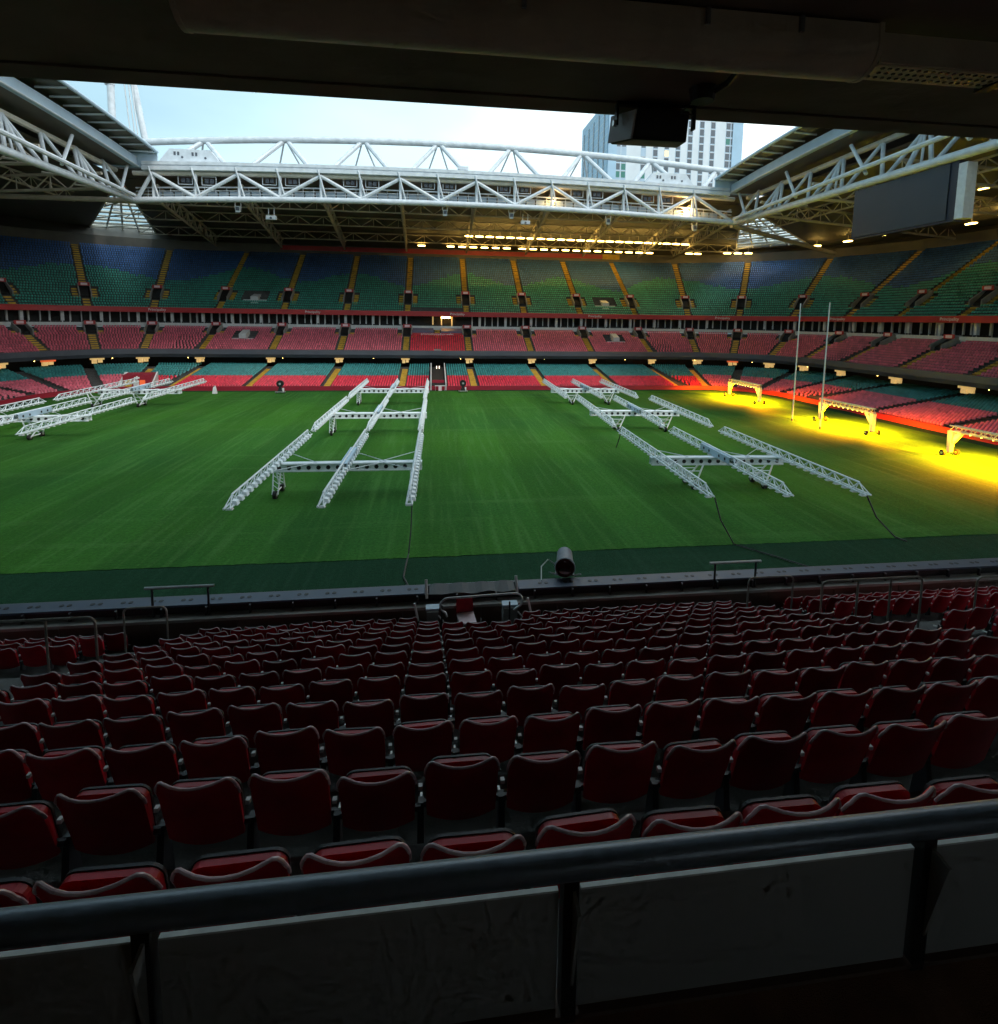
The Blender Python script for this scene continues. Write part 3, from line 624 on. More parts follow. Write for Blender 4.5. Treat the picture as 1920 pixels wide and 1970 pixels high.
# floodlights: two long rows under the far roof, a few over the right end
def flood(x, y, z, rot, label, group, L=1.9):
    f = thing('floodlight', label, 'floodlight', group, (x, y, z)); f.rotation_euler = (0, 0, rot)
    mm = flood.cache
    for nm, me in mm: link(nm, me, f)
    return f
flood.cache = [('housing', MB().hexa([(-.6, -.14, -.02), (.6, -.14, -.02), (.6, .14, -.02), (-.6, .14, -.02)], [(-.4, -.1, .2), (.4, -.1, .2), (.4, .1, .2), (-.4, .1, .2)]).mesh('housing', M['cream'])),
               ('lens', MB().hexa([(-.85, -.3, -.32), (.85, -.3, -.32), (.85, .22, -.22), (-.85, .22, -.22)], [(-.95, -.34, -.03), (.95, -.34, -.03), (.95, .3, -.03), (-.95, .3, -.03)]).mesh('lens', M['lamp'])),
               ('hanger', MB().tube((0, 0, .28), (0, 0, 1.3), .06, 5).mesh('hanger', M['dsteel']))]
n1 = 0
for k in range(23):
    x = 7.6+k*2.55; flood(x, 65.6+.09*k, 34.0, 0, 'lit yellow floodlight in the upper roof row, %s from its left end' % ORD[k], 'upper row of roof floodlights')
for k in range(19):
    x = 3.6+k*3.0+(1.2 if k > 5 else 0); flood(x, 77.8+.06*k, 33.0, 0, 'lit yellow floodlight in the lower roof row, %s from its left end' % ORD[k], 'lower row of roof floodlights')
for i, (x, y, z, rt, wh) in enumerate(((70.5, 79, 33.2, 0, 'left one of the pair right of the long rows'), (73, 79, 33.2, 0, 'right one of the pair right of the long rows'),
        (80.2, 76, 33.2, -.2, 'left one of three beside the right corner glazing'), (83, 75.4, 33.2, -.2, 'middle one of three beside the right corner glazing'), (85.6, 74.6, 33.2, -.2, 'right one of three beside the right corner glazing'),
        (95, 60, 33.6, -.7, 'below the tip of the right corner glazing'), (96.5, 51.5, 33.6, -1.2, 'between corner glazing and big screen'), (97.5, 43, 33.7, -1.4, 'just left of the big screen bottom corner'),
        (101, 26, 33.5, -1.5, 'left one of two below the big screen'), (101, 20.2, 34.3, -1.5, 'right one of two below the big screen'), (88, 12.4, 36.4, -1.5, 'beside the white side of the big screen'), (-4, 77.8, 33.0, 0, 'standing alone left of the long rows'))):
    flood(x, y, z, rt, 'lit yellow floodlight '+wh, 'single roof floodlights')
for i, (x, y, z, nm) in enumerate(((-31, 40, 32.2, 'small white hanging camera box under the left part of the far truss'), (17, 40, 33.0, 'small white hanging camera box under the middle of the far truss'))):
    h = thing('hanging_camera', nm, 'camera box', 'camera boxes under the far truss', (x, y, z))
    part('box', MB().box(-.9, .9, -.4, .4, -.35, .35), 'white', h); part('lens', MB().tube((0, -.6, -.1), (0, -.4, -.1), .2, 8), 'greyf', h); part('hanger', MB().tube((-.5, 0, .35), (-.5, 0, 1.7), .08).tube((.5, 0, .35), (.5, 0, 1.7), .08), 'white', h)
for i, x in enumerate((-36.4, 1.2, 14, 33.4, 51.5)):
    h = thing('hanging_loudspeaker', 'small white loudspeaker hanging below the far truss, %s from the left' % ORD[i], 'loudspeaker', 'loudspeakers under the far truss', (x, 38.6, zlow(x)-.7))
    part('cabinet', MB().hexa([(-.35, -.3, -1.3), (.35, -.3, -1.3), (.35, .3, -1.1), (-.35, .3, -1.1)], [(-.45, -.5, -.2), (.45, -.5, -.2), (.45, .4, -.2), (-.45, .4, -.2)]), 'white', h)
    part('grille', MB().box(-.3, .3, -.5, -.42, -.95, -.35), 'greyf', h); part('hanger', MB().tube((-.5, 0, -.2), (-.5, 0, .4), .07).tube((.5, 0, -.2), (.5, 0, .4), .07), 'white', h)
for x, y, z, e, nm in ((22, 38.6, 36.9, 900, 'warm work lamp glowing inside the far truss, right of the middle'), (49.5, 38.6, 36.2, 3200, 'bright warm work lamp near the right end of the far truss')):
    h = thing('work_lamp', nm, 'lamp', 'work lamps in the far truss', (x, y, z)); e *= .35
    part('reflector', MB().tube((0, .15, 0), (0, .5, .1), .45, 10, .2), 'galv', h); part('bulb', MB().tube((0, -.12, 0), (0, .14, 0), .3, 10), 'lamp', h)
    ld = bpy.data.lights.new('glow', 'POINT'); ld.energy = e; ld.color = (1, .6, .22); ld.shadow_soft_size = .3; lo = link('glow', ld, h, (0, -.8, 0))
# big screen
scr = thing('big_screen', 'large unlit dark grey screen hanging under the right roof truss', 'screen')
part('display', MB().box(59.2, 59.3, -8.9, 5.5, 26.4, 32.9), 'screen', scr)
part('frame', MB().box(59.31, 60.4, -9.9, 5.7, 26.1, 33.0), 'navy', scr)
part('side_panel', MB().box(59.28, 60.6, -10.95, -9.92, 26.3, 32.6), 'fin', scr, label='pale grey end panel of the screen')
for y in (-9, -3, 3): part('hanger', MB().tube((59.9, y, 33.0), (59.6, y, 33.6), .12), 'white', scr)

# ------------------------------------------------------------------ things outside
tw = thing('tower_building', 'pale high-rise tower with columns of dark windows behind the roof', 'building')
TX0, TX1, TY0, TY1, TZ = 66.6, 121.0, 142.0, 180.0, 100.0
part('wall', MB().box(TX0, TX1, TY0, TY1, 0, TZ), 'tower', tw)
part('side_cladding', MB().box(TX0-.35, TX0-.02, TY0+.8, TY1, 0, TZ-.5), 'towerb', tw, label='blue glazed flank of the tower')
part('corner_column', MB().box(TX0-.36, TX0+3.0, TY0-.3, TY0-.02, 0, TZ), 'towerb', tw)
part('corner_column', MB().box(TX1-4.0, TX1+.3, TY0-.3, TY0-.02, 0, TZ), 'towerb', tw)
part('parapet', MB().box(TX0-.4, TX1+.4, TY0-.5, TY0-.31, TZ-1.5, TZ+.4), 'tower', tw)
wcols = [70.3, 72.6, 80.5, 85.4, 90.0, 94.6, 99.5, 104.2, 108.8, 115.2, 117.3]
wme = {k: MB().box(-.85, .85, -.06, .12, -1.05, 1.25).mesh('window', M[k]) for k in ('winb', 'wing', 'winl', 'winsky')}
fme = MB().box(-1.0, 1.0, -.12, -.005, 1.27, 1.45).mesh('sill', M['galv'])
for c, x in enumerate(wcols):
    for fl in range(13):
        z = 62+fl*2.9
        if c in (0, 1, 2) and fl % 4 == 2: continue
        k = 'winsky' if fl == 11 else 'wing' if c < 3 and fl < 4 or rng.random() < .04 else 'winl' if rng.random() < .06 else 'winb'
        wd = link('window', wme[k], tw, (x, TY0, z)); link('sill', fme, wd)
    part('recess', MB().box(x-1.05, x+1.05, TY0-.03, TY0-.002, 58, 97.5), 'panelblue', tw)
for k in range(5): part('flank_slot', MB().box(TX0-.5, TX0-.3, TY0+5+k*7.2, TY0+6.3+k*7.2, 55, TZ-3-k*.2), 'winb', tw)
for k in range(15): part('floor_band', MB().box(TX0-.42, TX0-.33, TY0+1, TY1-.5, 57+k*2.9, 57.25+k*2.9), 'tower', tw)
for s, base, nm in ((-1, (-72, 72, 40), 'pale steel mast of two leaning tubes with cables, behind the left roof panel'), (1, (101, 88, 40), 'pale steel mast of leaning tubes with cables, behind the right roof panel')):
    ms = thing('roof_mast', nm, 'mast', 'masts outside the roof', base)
    if s < 0:
        part('tube', MB().tube((-2.6, 0, -2), (-2.2, 0, 32), .75, 10), 'white', ms, True); part('tube', MB().tube((5.2, 4, -2), (-.2, 4, 34), .7, 10), 'white', ms, True)
        for dx in (.6, 1.5, 2.2): part('cable', MB().tube((dx+1.0, 2, -2), (dx-1.4, 2, 34), .12, 6), 'galv', ms)
        part('collar', MB().tube((-2.45, 0, 26), (-2.43, 0, 27.4), 1.0, 10), 'white', ms)
    else:
        part('tube', MB().tube((-4, 0, -2), (16, 0, 60), .6, 10), 'white', ms, True); part('tube', MB().tube((3, 3, -2), (17, 3, 60), .5, 10), 'white', ms, True)
        for dx in (-1.5, -.4, .7): part('cable', MB().tube((dx-1, 1, -2), (dx+17, 1, 60), .14, 6), 'galv', ms)

# ------------------------------------------------------------------ grow-light rigs
def arm_mesh(L, kind):
    """triangular lattice arm along Y, centred; sloped ends"""
    h = L/2; mb = MB(); w2, hh = .17, .60
    for s in (-1, 1): mb.tube((s*w2, -h, 0), (s*w2, h, 0), .062, 5)
    mb.tube((0, -h+.9, hh), (0, h-.9, hh), .062, 5)
    n = 15; ys = np.linspace(-h+.05, h-.05, n+1)
    for k in range(n):
        ym = (ys[k]+ys[k+1])/2; ym = max(-h+.95, min(h-.95, ym))
        for s in (-1, 1): mb.tube((s*w2, ys[k], 0), (0, ym, hh), .04, 4); mb.tube((0, ym, hh), (s*w2, ys[k+1], 0), .04, 4)
        mb.tube((-w2, ys[k], 0), (w2, ys[k], 0), .025, 4)
    return mb
def lamp_row(L):
    mb = MB()
    for y in np.arange(-L/2+.5, L/2-.3, .86): mb.hexa([(-.2, y-.16, -.2), (.2, y-.16, -.2), (.2, y+.16, -.2), (-.2, y+.16, -.2)], [(-.12, y-.12, -.09), (.12, y-.12, -.09), (.12, y+.12, -.09), (-.12, y+.12, -.09)])
    return mb
AL = 20.8
GEAR = MB()
for y in np.arange(-AL/2+.9, AL/2-.7, .84): GEAR.hexa([(.08, y-.23, .06), (.38, y-.23, -.02), (.38, y+.23, -.02), (.08, y+.23, .06)], [(.06, y-.20, .28), (.31, y-.20, .22), (.31, y+.20, .22), (.06, y+.20, .28)])
GEAR = GEAR.mesh('gear_boxes', M['rigw'])
ARM = arm_mesh(AL, 0).mesh('arm', M['rigw']); LAMPS = lamp_row(AL).mesh('lamp_row', M['tag'])
PLATE = MB().box(-.27, -.24, -2.6, 2.6, -.02, .5).box(.24, .27, -2.6, 2.6, -.02, .5).box(-.27, .27, -2.6, 2.6, .505, .53).mesh('splice_plate', M['panelblue'])
HOLES = MB()
for y in (-1.9, -.9, .9, 1.9):
    for s in (-1, 1): HOLES.tube((s*.272, y, .25), (s*.285, y, .25), .13, 8)
HOLES = HOLES.mesh('plate_hole', M['dark'])
def beam_mesh(hl):
    mb = MB()
    for yy in (-.3, .3):
        for zz in (-.62, -.06): mb.tube((-hl, yy, zz), (hl, yy, zz), .075, 5)
    n = 14
    for k in range(n):
        a, b = -hl+2*hl*k/n, -hl+2*hl*(k+1)/n
        for yy in (-.3, .3): mb.tube((a, yy, -.62), ((a+b)/2, yy, -.06), .035, 4); mb.tube(((a+b)/2, yy, -.06), (b, yy, -.62), .035, 4)
        mb.tube((a, -.3, -.62), (a, .3, -.62), .03, 4); mb.tube((a, -.3, -.06), (a, .3, -.06), .03, 4)
    for yy in (-.3, .3): mb.box(-hl, hl, yy-.012, yy+.012, -.60, -.08)
    mb.box(-hl, hl, -.3, .3, -.05, -.03)
    return mb
BEAM = beam_mesh(5.75).mesh('beam', M['rigw'])
BHOLES = MB()
for x in np.arange(-5.2, 5.3, .74): BHOLES.tube((x, -.345, -.34), (x, -.315, -.34), .17, 8)
BHOLES = BHOLES.mesh('beam_hole', M['dark'])
def vleg_mesh(ht):
    mb = MB()
    for s in (-1, 1):
        for xx in (-1.05, 1.05): mb.tube((xx, s*.28, ht), (xx*.12, s*.9, .36), .075, 5)
        for t in (.35, .65): mb.tube((-1.05+.93*t, s*(.28+.62*t), ht+(.36-ht)*t), (1.05-.93*t, s*(.28+.62*t), ht+(.36-ht)*t), .04, 4)
    mb.tube((0, -.95, .38), (0, .95, .38), .08, 5)
    return mb
VLEG = vleg_mesh(2.05).mesh('leg', M['rigw'])
def leg_mesh(ht):
    mb = MB()
    for s in (-1, 1):
        for xx in (-.28, .28): mb.tube((xx, s*.25, ht), (xx*.7, s*.95, .38), .055, 5)
        for k in range(5):
            t0, t1 = k/5, (k+1)/5; y0, y1 = s*(.25+.7*t0), s*(.25+.7*t1); z0, z1 = ht+(.38-ht)*t0, ht+(.38-ht)*t1
            mb.tube((-.28*(1-.3*t0), y0, z0), (.28*(1-.3*t1), y1, z1), .03, 4)
        mb.tube((-.25, s*.95, .40), (.25, s*.95, .40), .06, 5)
    mb.tube((0, -.95, .42), (0, .95, .42), .06, 5)
    return mb
LEG = leg_mesh(2.05).mesh('leg', M['rigw'])
wm = MB().tube((-.13, 0, .30), (.13, 0, .30), .30, 14).mesh('wheel', M['tyre'], True)
hubm = MB().tube((-.15, 0, .30), (.15, 0, .30), .13, 10).mesh('hub', M['galv'], True)
def rig(x, y, label, arms, legx, turn=0, rods=True):
    r = thing('grow_light_rig', label, 'light rig', 'white grow-light rigs on the pitch', (x, y, 0)); z = 2.62; r.rotation_euler = (0, 0, R(turn))
    for i, ax in enumerate(arms):
        a = link('arm', ARM, r, (ax, 0, z)); link('lamp_row', LAMPS, a)['kind'] = 'stuff'
        if abs(arms[0]-legx[0]) < .5: link('gear_boxes', GEAR, a)['kind'] = 'stuff'
        if i == 1: link('splice_plate', PLATE, a); link('plate_hole', HOLES, a)
    bo = link('beam', BEAM, r, (sum(arms)/3, 0, z-.03)); ho = link('beam_hole', BHOLES, bo); ho['kind'] = 'stuff'
    for lx in legx:
        l = link('leg', LEG if abs(arms[0]-legx[0]) < .5 else VLEG, r, (lx, 0, 0))
        for s in (-1, 1):
            wv = link('wheel', wm, r, (lx, s*.95, .03)); link('hub', hubm, wv)
    if rods:
        for i, ax in enumerate(arms):
            for s in (-1, 1):
                xm = ax+(2.9 if i < 2 else -2.9)
                mb = MB().tube((xm, 0, z-.05), (ax+(.2 if i < 2 else -.2), s*2.7, z+.05), .035, 4); part('brace_rod', mb, 'white', r)
    return r
PL = ('nearest the camera', 'middle one', 'farthest one')
for k, y in enumerate((-24.75, -2.3, 20.0)):
    rig(-7.75+.15*k, y, 'white wheeled grow-light rig left of the halfway line, %s of its three' % PL[k], (-5.35, 0, 5.25), (-5.4, 5.1), -.7)
for k, y in enumerate((-25.2, -2.1, 19.4)):
    rig((22.85, 24.5, 24.2)[k], y, 'white wheeled grow-light rig right of the halfway line, %s of its three' % PL[k], (-5.4, .0, 5.4), (-2.3, 3.8), (-3.1, -4.1, -2.3)[k])
for k, y in enumerate((-2.6, 19.6)):
    rig(-45.2, y, ('white wheeled grow-light rig at the left edge of the picture, nearer of two', 'white wheeled grow-light rig at the far left corner, farther of two')[k], (-5.4, 0, 5.4), (-6.2, .1), .8)
# lit sodium rigs at the right end of the pitch
def lit_rig(x, y0, y1, label):
    r = thing('lit_grow_light_rig', label, 'light rig', 'lit yellow grow-light rigs behind the goal line', (x, (y0+y1)/2, 0)); h = (y1-y0)/2
    bm = MB()
    for xx in (-.3, .3):
        for zz in (2.75, 3.3): bm.tube((xx, -h, zz), (xx, h, zz), .07, 5)
    n = 12
    for k in range(n):
        a, b = -h+2*h*k/n, -h+2*h*(k+1)/n
        for xx in (-.3, .3): bm.tube((xx, a, 2.75), (xx, (a+b)/2, 3.3), .035, 4); bm.tube((xx, (a+b)/2, 3.3), (xx, b, 2.75), .035, 4)
        bm.tube((-.3, a, 3.3), (.3, a, 3.3), .035, 4)
    part('beam', bm, 'cream', r)
    for s in (-1, 1):
        part('leg', MB().hexa([(-.2, s*h-.2, .42), (.2, s*h-.2, .42), (.2, s*h+.2, .42), (-.2, s*h+.2, .42)], [(-.22, s*h-.28, 2.72), (.22, s*h-.28, 2.72), (.22, s*h+.28, 2.72), (-.22, s*h+.28, 2.72)]), 'cream', r)
        part('knee_brace', MB().hexa([(-.15, s*(h-.35), 1.4), (.15, s*(h-.35), 1.4), (.15, s*(h-.3), 1.9), (-.15, s*(h-.3), 1.9)], [(-.15, s*(h-1.3), 2.6), (.15, s*(h-1.3), 2.6), (.15, s*(h-.8), 2.74), (-.15, s*(h-.8), 2.74)]), 'cream', r)
        part('axle', MB().tube((-.85, s*h, .36), (.85, s*h, .36), .07, 6), 'tyre', r)
        for q in (-.85, .85):
            wv = link('wheel', wm, r, (q, s*h, .03)); link('hub', hubm, wv)
    lm = MB()
    for y in np.linspace(-h+.9, h-.9, 10): lm.tube((-.10, y, 2.66), (.10, y, 2.66), .05, 8)
    part('bulb_row', lm, 'bulb', r)
    for q in (-.62, 0, .62):
        for tilt, e, sz in ((0, 20000, 165), (42, 9500, 105), (-42, 9500, 105)):
            la = bpy.data.lights.new('lamp', 'SPOT'); la.energy = e; la.color = (1.0, .28, .001); la.shadow_soft_size = .3; la.spot_size = R(sz); la.spot_blend = .6
            lo = link('lamp', la, r, (0, q*h, 2.45)); lo.rotation_euler = (0, R(tilt), 0)
    for s in (-1, 1):
        la = bpy.data.lights.new('lamp', 'SPOT'); la.energy = 15000; la.color = (1.0, .28, .001); la.shadow_soft_size = .3; la.spot_size = R(100); la.spot_blend = .6
        lo = link('lamp', la, r, (-.5, s*(h+.55), 2.6)); lo.rotation_euler = (R(s*46), 0, 0)
    for s in (-1, 1):
        la = bpy.data.lights.new('lamp', 'POINT'); la.energy = 130; la.color = (1.0, .45, .03); la.shadow_soft_size = .15; link('lamp', la, r, (-.85, s*(h-.55), 2.15))
    return r
lit_rig(54.9, 18.3, 27.8, 'lit yellow grow-light rig beside the left goal upright, farthest of three')
lit_rig(54.3, -6.5, 2.7, 'lit yellow grow-light rig beside the right goal upright, middle of three')
lit_rig(54.2, -29.2, -17.0, 'lit yellow grow-light rig cut by the right picture edge, nearest of three')
# goal uprights
for y, nm in ((2.8, 'tall thin white goal upright, left of the two'), (-2.8, 'tall thin white goal upright, right of the two, beside the lit rig')):
    g = thing('goal_upright', nm, 'goal post', 'goal uprights', (50, y, .03))
    part('post', MB().tube((0, 0, 0), (0, 0, 16.7), .11, 10, .075), 'white', g, True); part('base_sleeve', MB().tube((0, 0, 0), (0, 0, .35), .15, 10), 'greyf', g)
# pitch-side fans, bag, tunnel table
for x, y, nm in ((-28.6, 33.6, 'dark round pitch fan on a wheeled base, left of the white rigs'), (4.6, 34.2, 'dark round pitch fan on a wheeled base, right of the tunnel')):
    f = thing('pitch_fan', nm, 'fan', 'pitch-side fans', (x, y, .03))
    part('drum', MB().tube((0, -.3, 1.75), (0, .3, 1.75), .62, 16, .62), 'black', f, True); part('hub', MB().tube((0, -.36, 1.75), (0, -.31, 1.75), .2, 10), 'galv', f)
    part('stand', MB().hexa([(-.5, -.3, .3), (.5, -.3, .3), (.5, .3, .3), (-.5, .3, .3)], [(-.15, -.2, 1.2), (.15, -.2, 1.2), (.15, .2, 1.2), (-.15, .2, 1.2)]), 'black', f)
    part('base', MB().box(-.85, .85, -.4, .4, .2, .34), 'galv', f); part('side_tank', MB().box(.35, .62, -.25, .25, .36, .95), 'tag', f)
    for s in (-.7, .7): part('wheel', MB().tube((s-.1, 0, .2), (s+.1, 0, .2), .2, 10), 'tyre', f)
b = thing('white_sack', 'white sack standing at the far touchline behind the left rigs', 'sack', None, (-39.8, 33.4, .03))
part('bag', MB().hexa([(-.35, -.3, 0), (.35, -.3, 0), (.35, .3, 0), (-.35, .3, 0)], [(-.22, -.18, 1.1), (.22, -.18, 1.1), (.16, .18, 1.25), (-.16, .18, 1.25)]), 'tag', b); part('neck', MB().tube((0, 0, 1.15), (.02, 0, 1.4), .1, 8, .16), 'tag', b)
t = thing('tunnel_table', 'small white table with a pink sheet in front of the tunnel', 'table', None, (.3, 36.6, .0))
part('top', MB().box(-1.0, 1.0, -.3, .3, .95, 1.02), 'tag', t); part('sheet', MB().box(-.3, .3, -.34, -.31, .05, .95), 'signw', t)
for s in (-.9, .9): part('leg', MB().tube((s, 0, 0), (s, 0, .95), .04, 6), 'galv', t)
# power cables of the rigs
def cable(pts, label, r=.05, m='cable'):
    o = part('power_cable', MB().path(pts, r, 6), m, None, True); return tag(o, label, 'cable', 'power cables of the rigs')
cable([(-2.45, -35.1, 2.6), (-2.5, -35.6, 1.2), (-2.6, -36.6, .12), (-2.7, -38, .1), (-2.75, -39.4, .1), (-2.3, -41, .1), (-2.1, -43, .1)], 'black cable hanging from the right arm of the near left rig', .045)
cable([(17.0, -35.5, 2.6), (17.2, -36.0, 1.3), (17.6, -37.0, .1), (19.2, -39, .1), (20.6, -41, .1)], 'black cable hanging from the left arm of the near right rig')
cable([(27.6, -35.8, 2.6), (28.1, -36.2, 1.2), (28.9, -36.9, .12), (29.1, -37.6, .1)], 'black cable hanging from the right arm of the near right rig')
cable([(18.0, -15.1, 2.6), (17.85, -14.9, 1.6), (17.7, -14.7, .9)], 'short black cable at the far end of the near right rig')

# ------------------------------------------------------------------ near stand
YR0, ZR0, ROWN, RISEN = -65.28, 10.91, .852, .409        # first row: seat-back line and floor level
floor_z = lambda n: ZR0-n*RISEN
nt_ = MB()
for n in range(13):
    y = YR0+n*ROWN; nt_.box(-26, 26, y-.10, y+ROWN-.10, floor_z(n)-.6, floor_z(n))
struct('near_terrace', nt_, 'neart', 'dark stepped terrace under the near red seats')
struct('near_terrace_front', MB().box(-26, 26, -54.96, -54.5, 4.9, 5.95), 'concrete')
struct('balcony_floor', MB().box(-16.4, 16.4, -72, -65.84, 11.3, 11.72), 'carpet')
struct('box_back_wall', MB().box(-16.4, 1.6, -72.3, -72, 11.3, 15.1).box(4.4, 16.4, -72.3, -72, 11.3, 15.1).box(1.6, 4.4, -72.3, -72, 11.3, 13.2).box(1.6, 4.4, -72.3, -72, 14.6, 15.1), 'concrete')  # opening left for the added window
struct('added_daylight_window', MB().poly([(1.6, -72.15, 13.2), (4.4, -72.15, 13.2), (4.4, -72.15, 14.6), (1.6, -72.15, 14.6)]), 'pane')  # unseen window added to bring daylight onto panels, ceiling and seat backs
struct('terrace_back_wall', MB().box(-26, 26, -65.83, -65.5, 4, 11.6), 'neart')
ceil_o = struct('ceiling', MB().hexa([(-16, -72, 14.86), (16, -72, 14.86), (16, -65.03, 14.868), (-16, -65.03, 14.868)], [(-16, -72, 15.1), (16, -72, 15.1), (16, -65.03, 15.1), (-16, -65.03, 15.1)]), 'ceil')
struct('ceiling_edge_beam', MB().box(-16, 16, -65.02, -64.89, 14.862, 15.75), 'ceil')
up_near = MB().hexa([(-60, -64.6, 15.2), (60, -64.6, 15.2), (60, -92, 33), (-60, -92, 33)], [(-60, -64.6, 15.9), (60, -64.6, 15.9), (60, -92, 34), (-60, -92, 34)])
struct('near_upper_terrace', up_near, 'terrace')
struct('near_stand_side_wall', MB().box(-16.4, -16, -72, -64.9, 5, 15.2).box(16, 16.4, -72, -64.9, 5, 15.2), 'concrete')
# the seat: viewed from behind, folded
def back_pt(u, v):
    """u -1..1 across, v 0..1 up; shell bowed towards the row behind, shoulders rounded, top edge a little dipped"""
    a = abs(u)
    ztop_ = .852-.022*(1-a*a)-.075*max(0, (a-.72)/.28)**2.6
    zbot = .345+.03*a*a; z = zbot+(ztop_-zbot)*v
    wd = .222*(1-.045*(1-v)**2-.02*v)
    y = -.06-.105*v**1.1-.075*(1-a**2.2)*(.35+.65*v)+.035-.016*max(0, v-.85)/.15
    return Vector((wd*u, y, z))
def seat_back_mesh():
    th = .020; us = [-1, -.96, -.9, -.82, -.7, -.5, -.25, 0, .25, .5, .7, .82, .9, .96, 1]; vs = [0, .15, .3, .45, .6, .72, .82, .9, .96, 1.0]
    F = [[back_pt(u, v) for u in us] for v in vs]; B = [[p+Vector((0, -th, 0)) for p in r] for r in F]
    mb = MB(); ring = []
    for f, b in zip(F, B): ring.append(list(f)+list(reversed(b))+[f[0]])
    mb.grid(ring); mb.grid([F[-1], B[-1]]); mb.grid([F[0], B[0]])
    me = mb.mesh('backrest', M['nseat'], True)
    bm = bmesh.new(); bm.from_mesh(me); bmesh.ops.remove_doubles(bm, verts=bm.verts, dist=.0005); bmesh.ops.recalc_face_normals(bm, faces=bm.faces); bm.to_mesh(me); bm.free()
    me.polygons.foreach_set('use_smooth', [True]*len(me.polygons)); me.set_sharp_from_angle(angle=R(50)); return me
def rounded_slab(wd, h, y0, y1, z0, lean, rad, nm, m, n=5):
    pts = []
    for cx_, cz_, a0 in ((wd-rad, h-rad, 0), (-wd+rad, h-rad, 90), (-wd+rad*.6, rad*.6, 180), (wd-rad*.6, rad*.6, 270)):
        rr = rad if cz_ > rad else rad*.6
        for k in range(n+1):
            a = R(a0+90*k/n); pts.append((cx_+rr*math.cos(a), cz_+rr*math.sin(a)))
    mb = MB(); f = [(x, y0+lean*z/h, z0+z) for x, z in pts]; b = [(x, y1+lean*z/h, z0+z) for x, z in pts]; mb.hexa(f, b); return mb.mesh(nm, m)
S_BACK = seat_back_mesh()
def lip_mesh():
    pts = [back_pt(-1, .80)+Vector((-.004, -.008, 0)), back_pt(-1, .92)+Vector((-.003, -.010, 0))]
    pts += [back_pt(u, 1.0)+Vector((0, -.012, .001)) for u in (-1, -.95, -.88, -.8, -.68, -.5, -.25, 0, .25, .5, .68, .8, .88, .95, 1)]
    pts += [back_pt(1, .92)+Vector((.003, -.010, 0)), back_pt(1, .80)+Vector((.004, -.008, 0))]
    return MB().path(pts, .0085, 8).mesh('rolled_edge', M['lip_sheen'], True)
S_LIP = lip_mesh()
S_PAN = rounded_slab(.196, .325, -.034, .001, .400, -.055, .06, 'seat_pan', M['npan'])
S_RIM = rounded_slab(.201, .335, .003, .018, .395, -.055, .065, 'pan_rim', M['rubber'])
S_POST = MB().hexa([(-.272, -.12, 0), (-.228, -.12, 0), (-.228, .06, 0), (-.272, .06, 0)], [(-.268, -.05, .46), (-.232, -.05, .46), (-.232, .0, .46), (-.268, .0, .46)]).box(-.30, -.20, -.14, .08, 0, .012).tube((-.25, -.03, .44), (.25, -.03, .44), .022, 6).mesh('stanchion', M['rubber'])
S_ARM = MB().hexa([(-.257, -.05, .415), (-.243, -.05, .415), (-.243, .10, .375), (-.257, .10, .375)], [(-.257, -.05, .437), (-.243, -.05, .437), (-.243, .10, .397), (-.257, .10, .397)]).mesh('pale_strut', M['tag'])
S_CAP = MB().box(-.262, -.238, -.10, -.072, .59, .615).mesh('side_cap', M['tag'])
for me in (S_PAN, S_RIM): pass
def seat_phase(n): return .45 if n < 2 else .20
def seat_ok(n, x):
    if abs(abs(x)-7.25) < .72: return False                     # aisles
    if abs(x) > 7.3 and n in (8, 9): return False               # vomitory gap behind the barrier rails
    if n == 12 and -1.6 < x < 1.15: return False                # platform bay at the front
    if n == 11 and -1.1 < x < .75: return False
    return True
cand = []
for n in range(13):
    y = YR0+n*ROWN; z = floor_z(n)
    for k in range(-46, 46):
        x = seat_phase(n)+.5*k
        if not seat_ok(n, x): continue
        q = proj((x, y-.15, z+.75))
        if -60-190*max(0, 1-n/4) < q[0] < 1985+150*max(0, 1-n/4) and q[1] < 2200: cand.append((n, x, y, z, q))
cand.sort(key=lambda c: (c[0], c[1]))
edge_left, edge_right = {}, {}                       # only the one seat of each row that the picture edge cuts
for c in cand:
    if c[4][0] < 0: edge_left[c[0]] = max(edge_left.get(c[0], -1e9), c[1])
    if c[4][0] > 1920: edge_right[c[0]] = min(edge_right.get(c[0], 1e9), c[1])
cand = [c for c in cand if 0 <= c[4][0] <= 1920 or c[1] == edge_left.get(c[0]) or c[1] == edge_right.get(c[0])]
inframe = {}
for c in cand:
    if 0 <= c[4][0] <= 1920: inframe.setdefault(c[0], []).append(c[1])
cand.sort(key=lambda c: (Vector((c[1], c[2], c[3]+.7))-CAM).length)
near, rest = cand[:305], cand[305:]
NEARB = {}
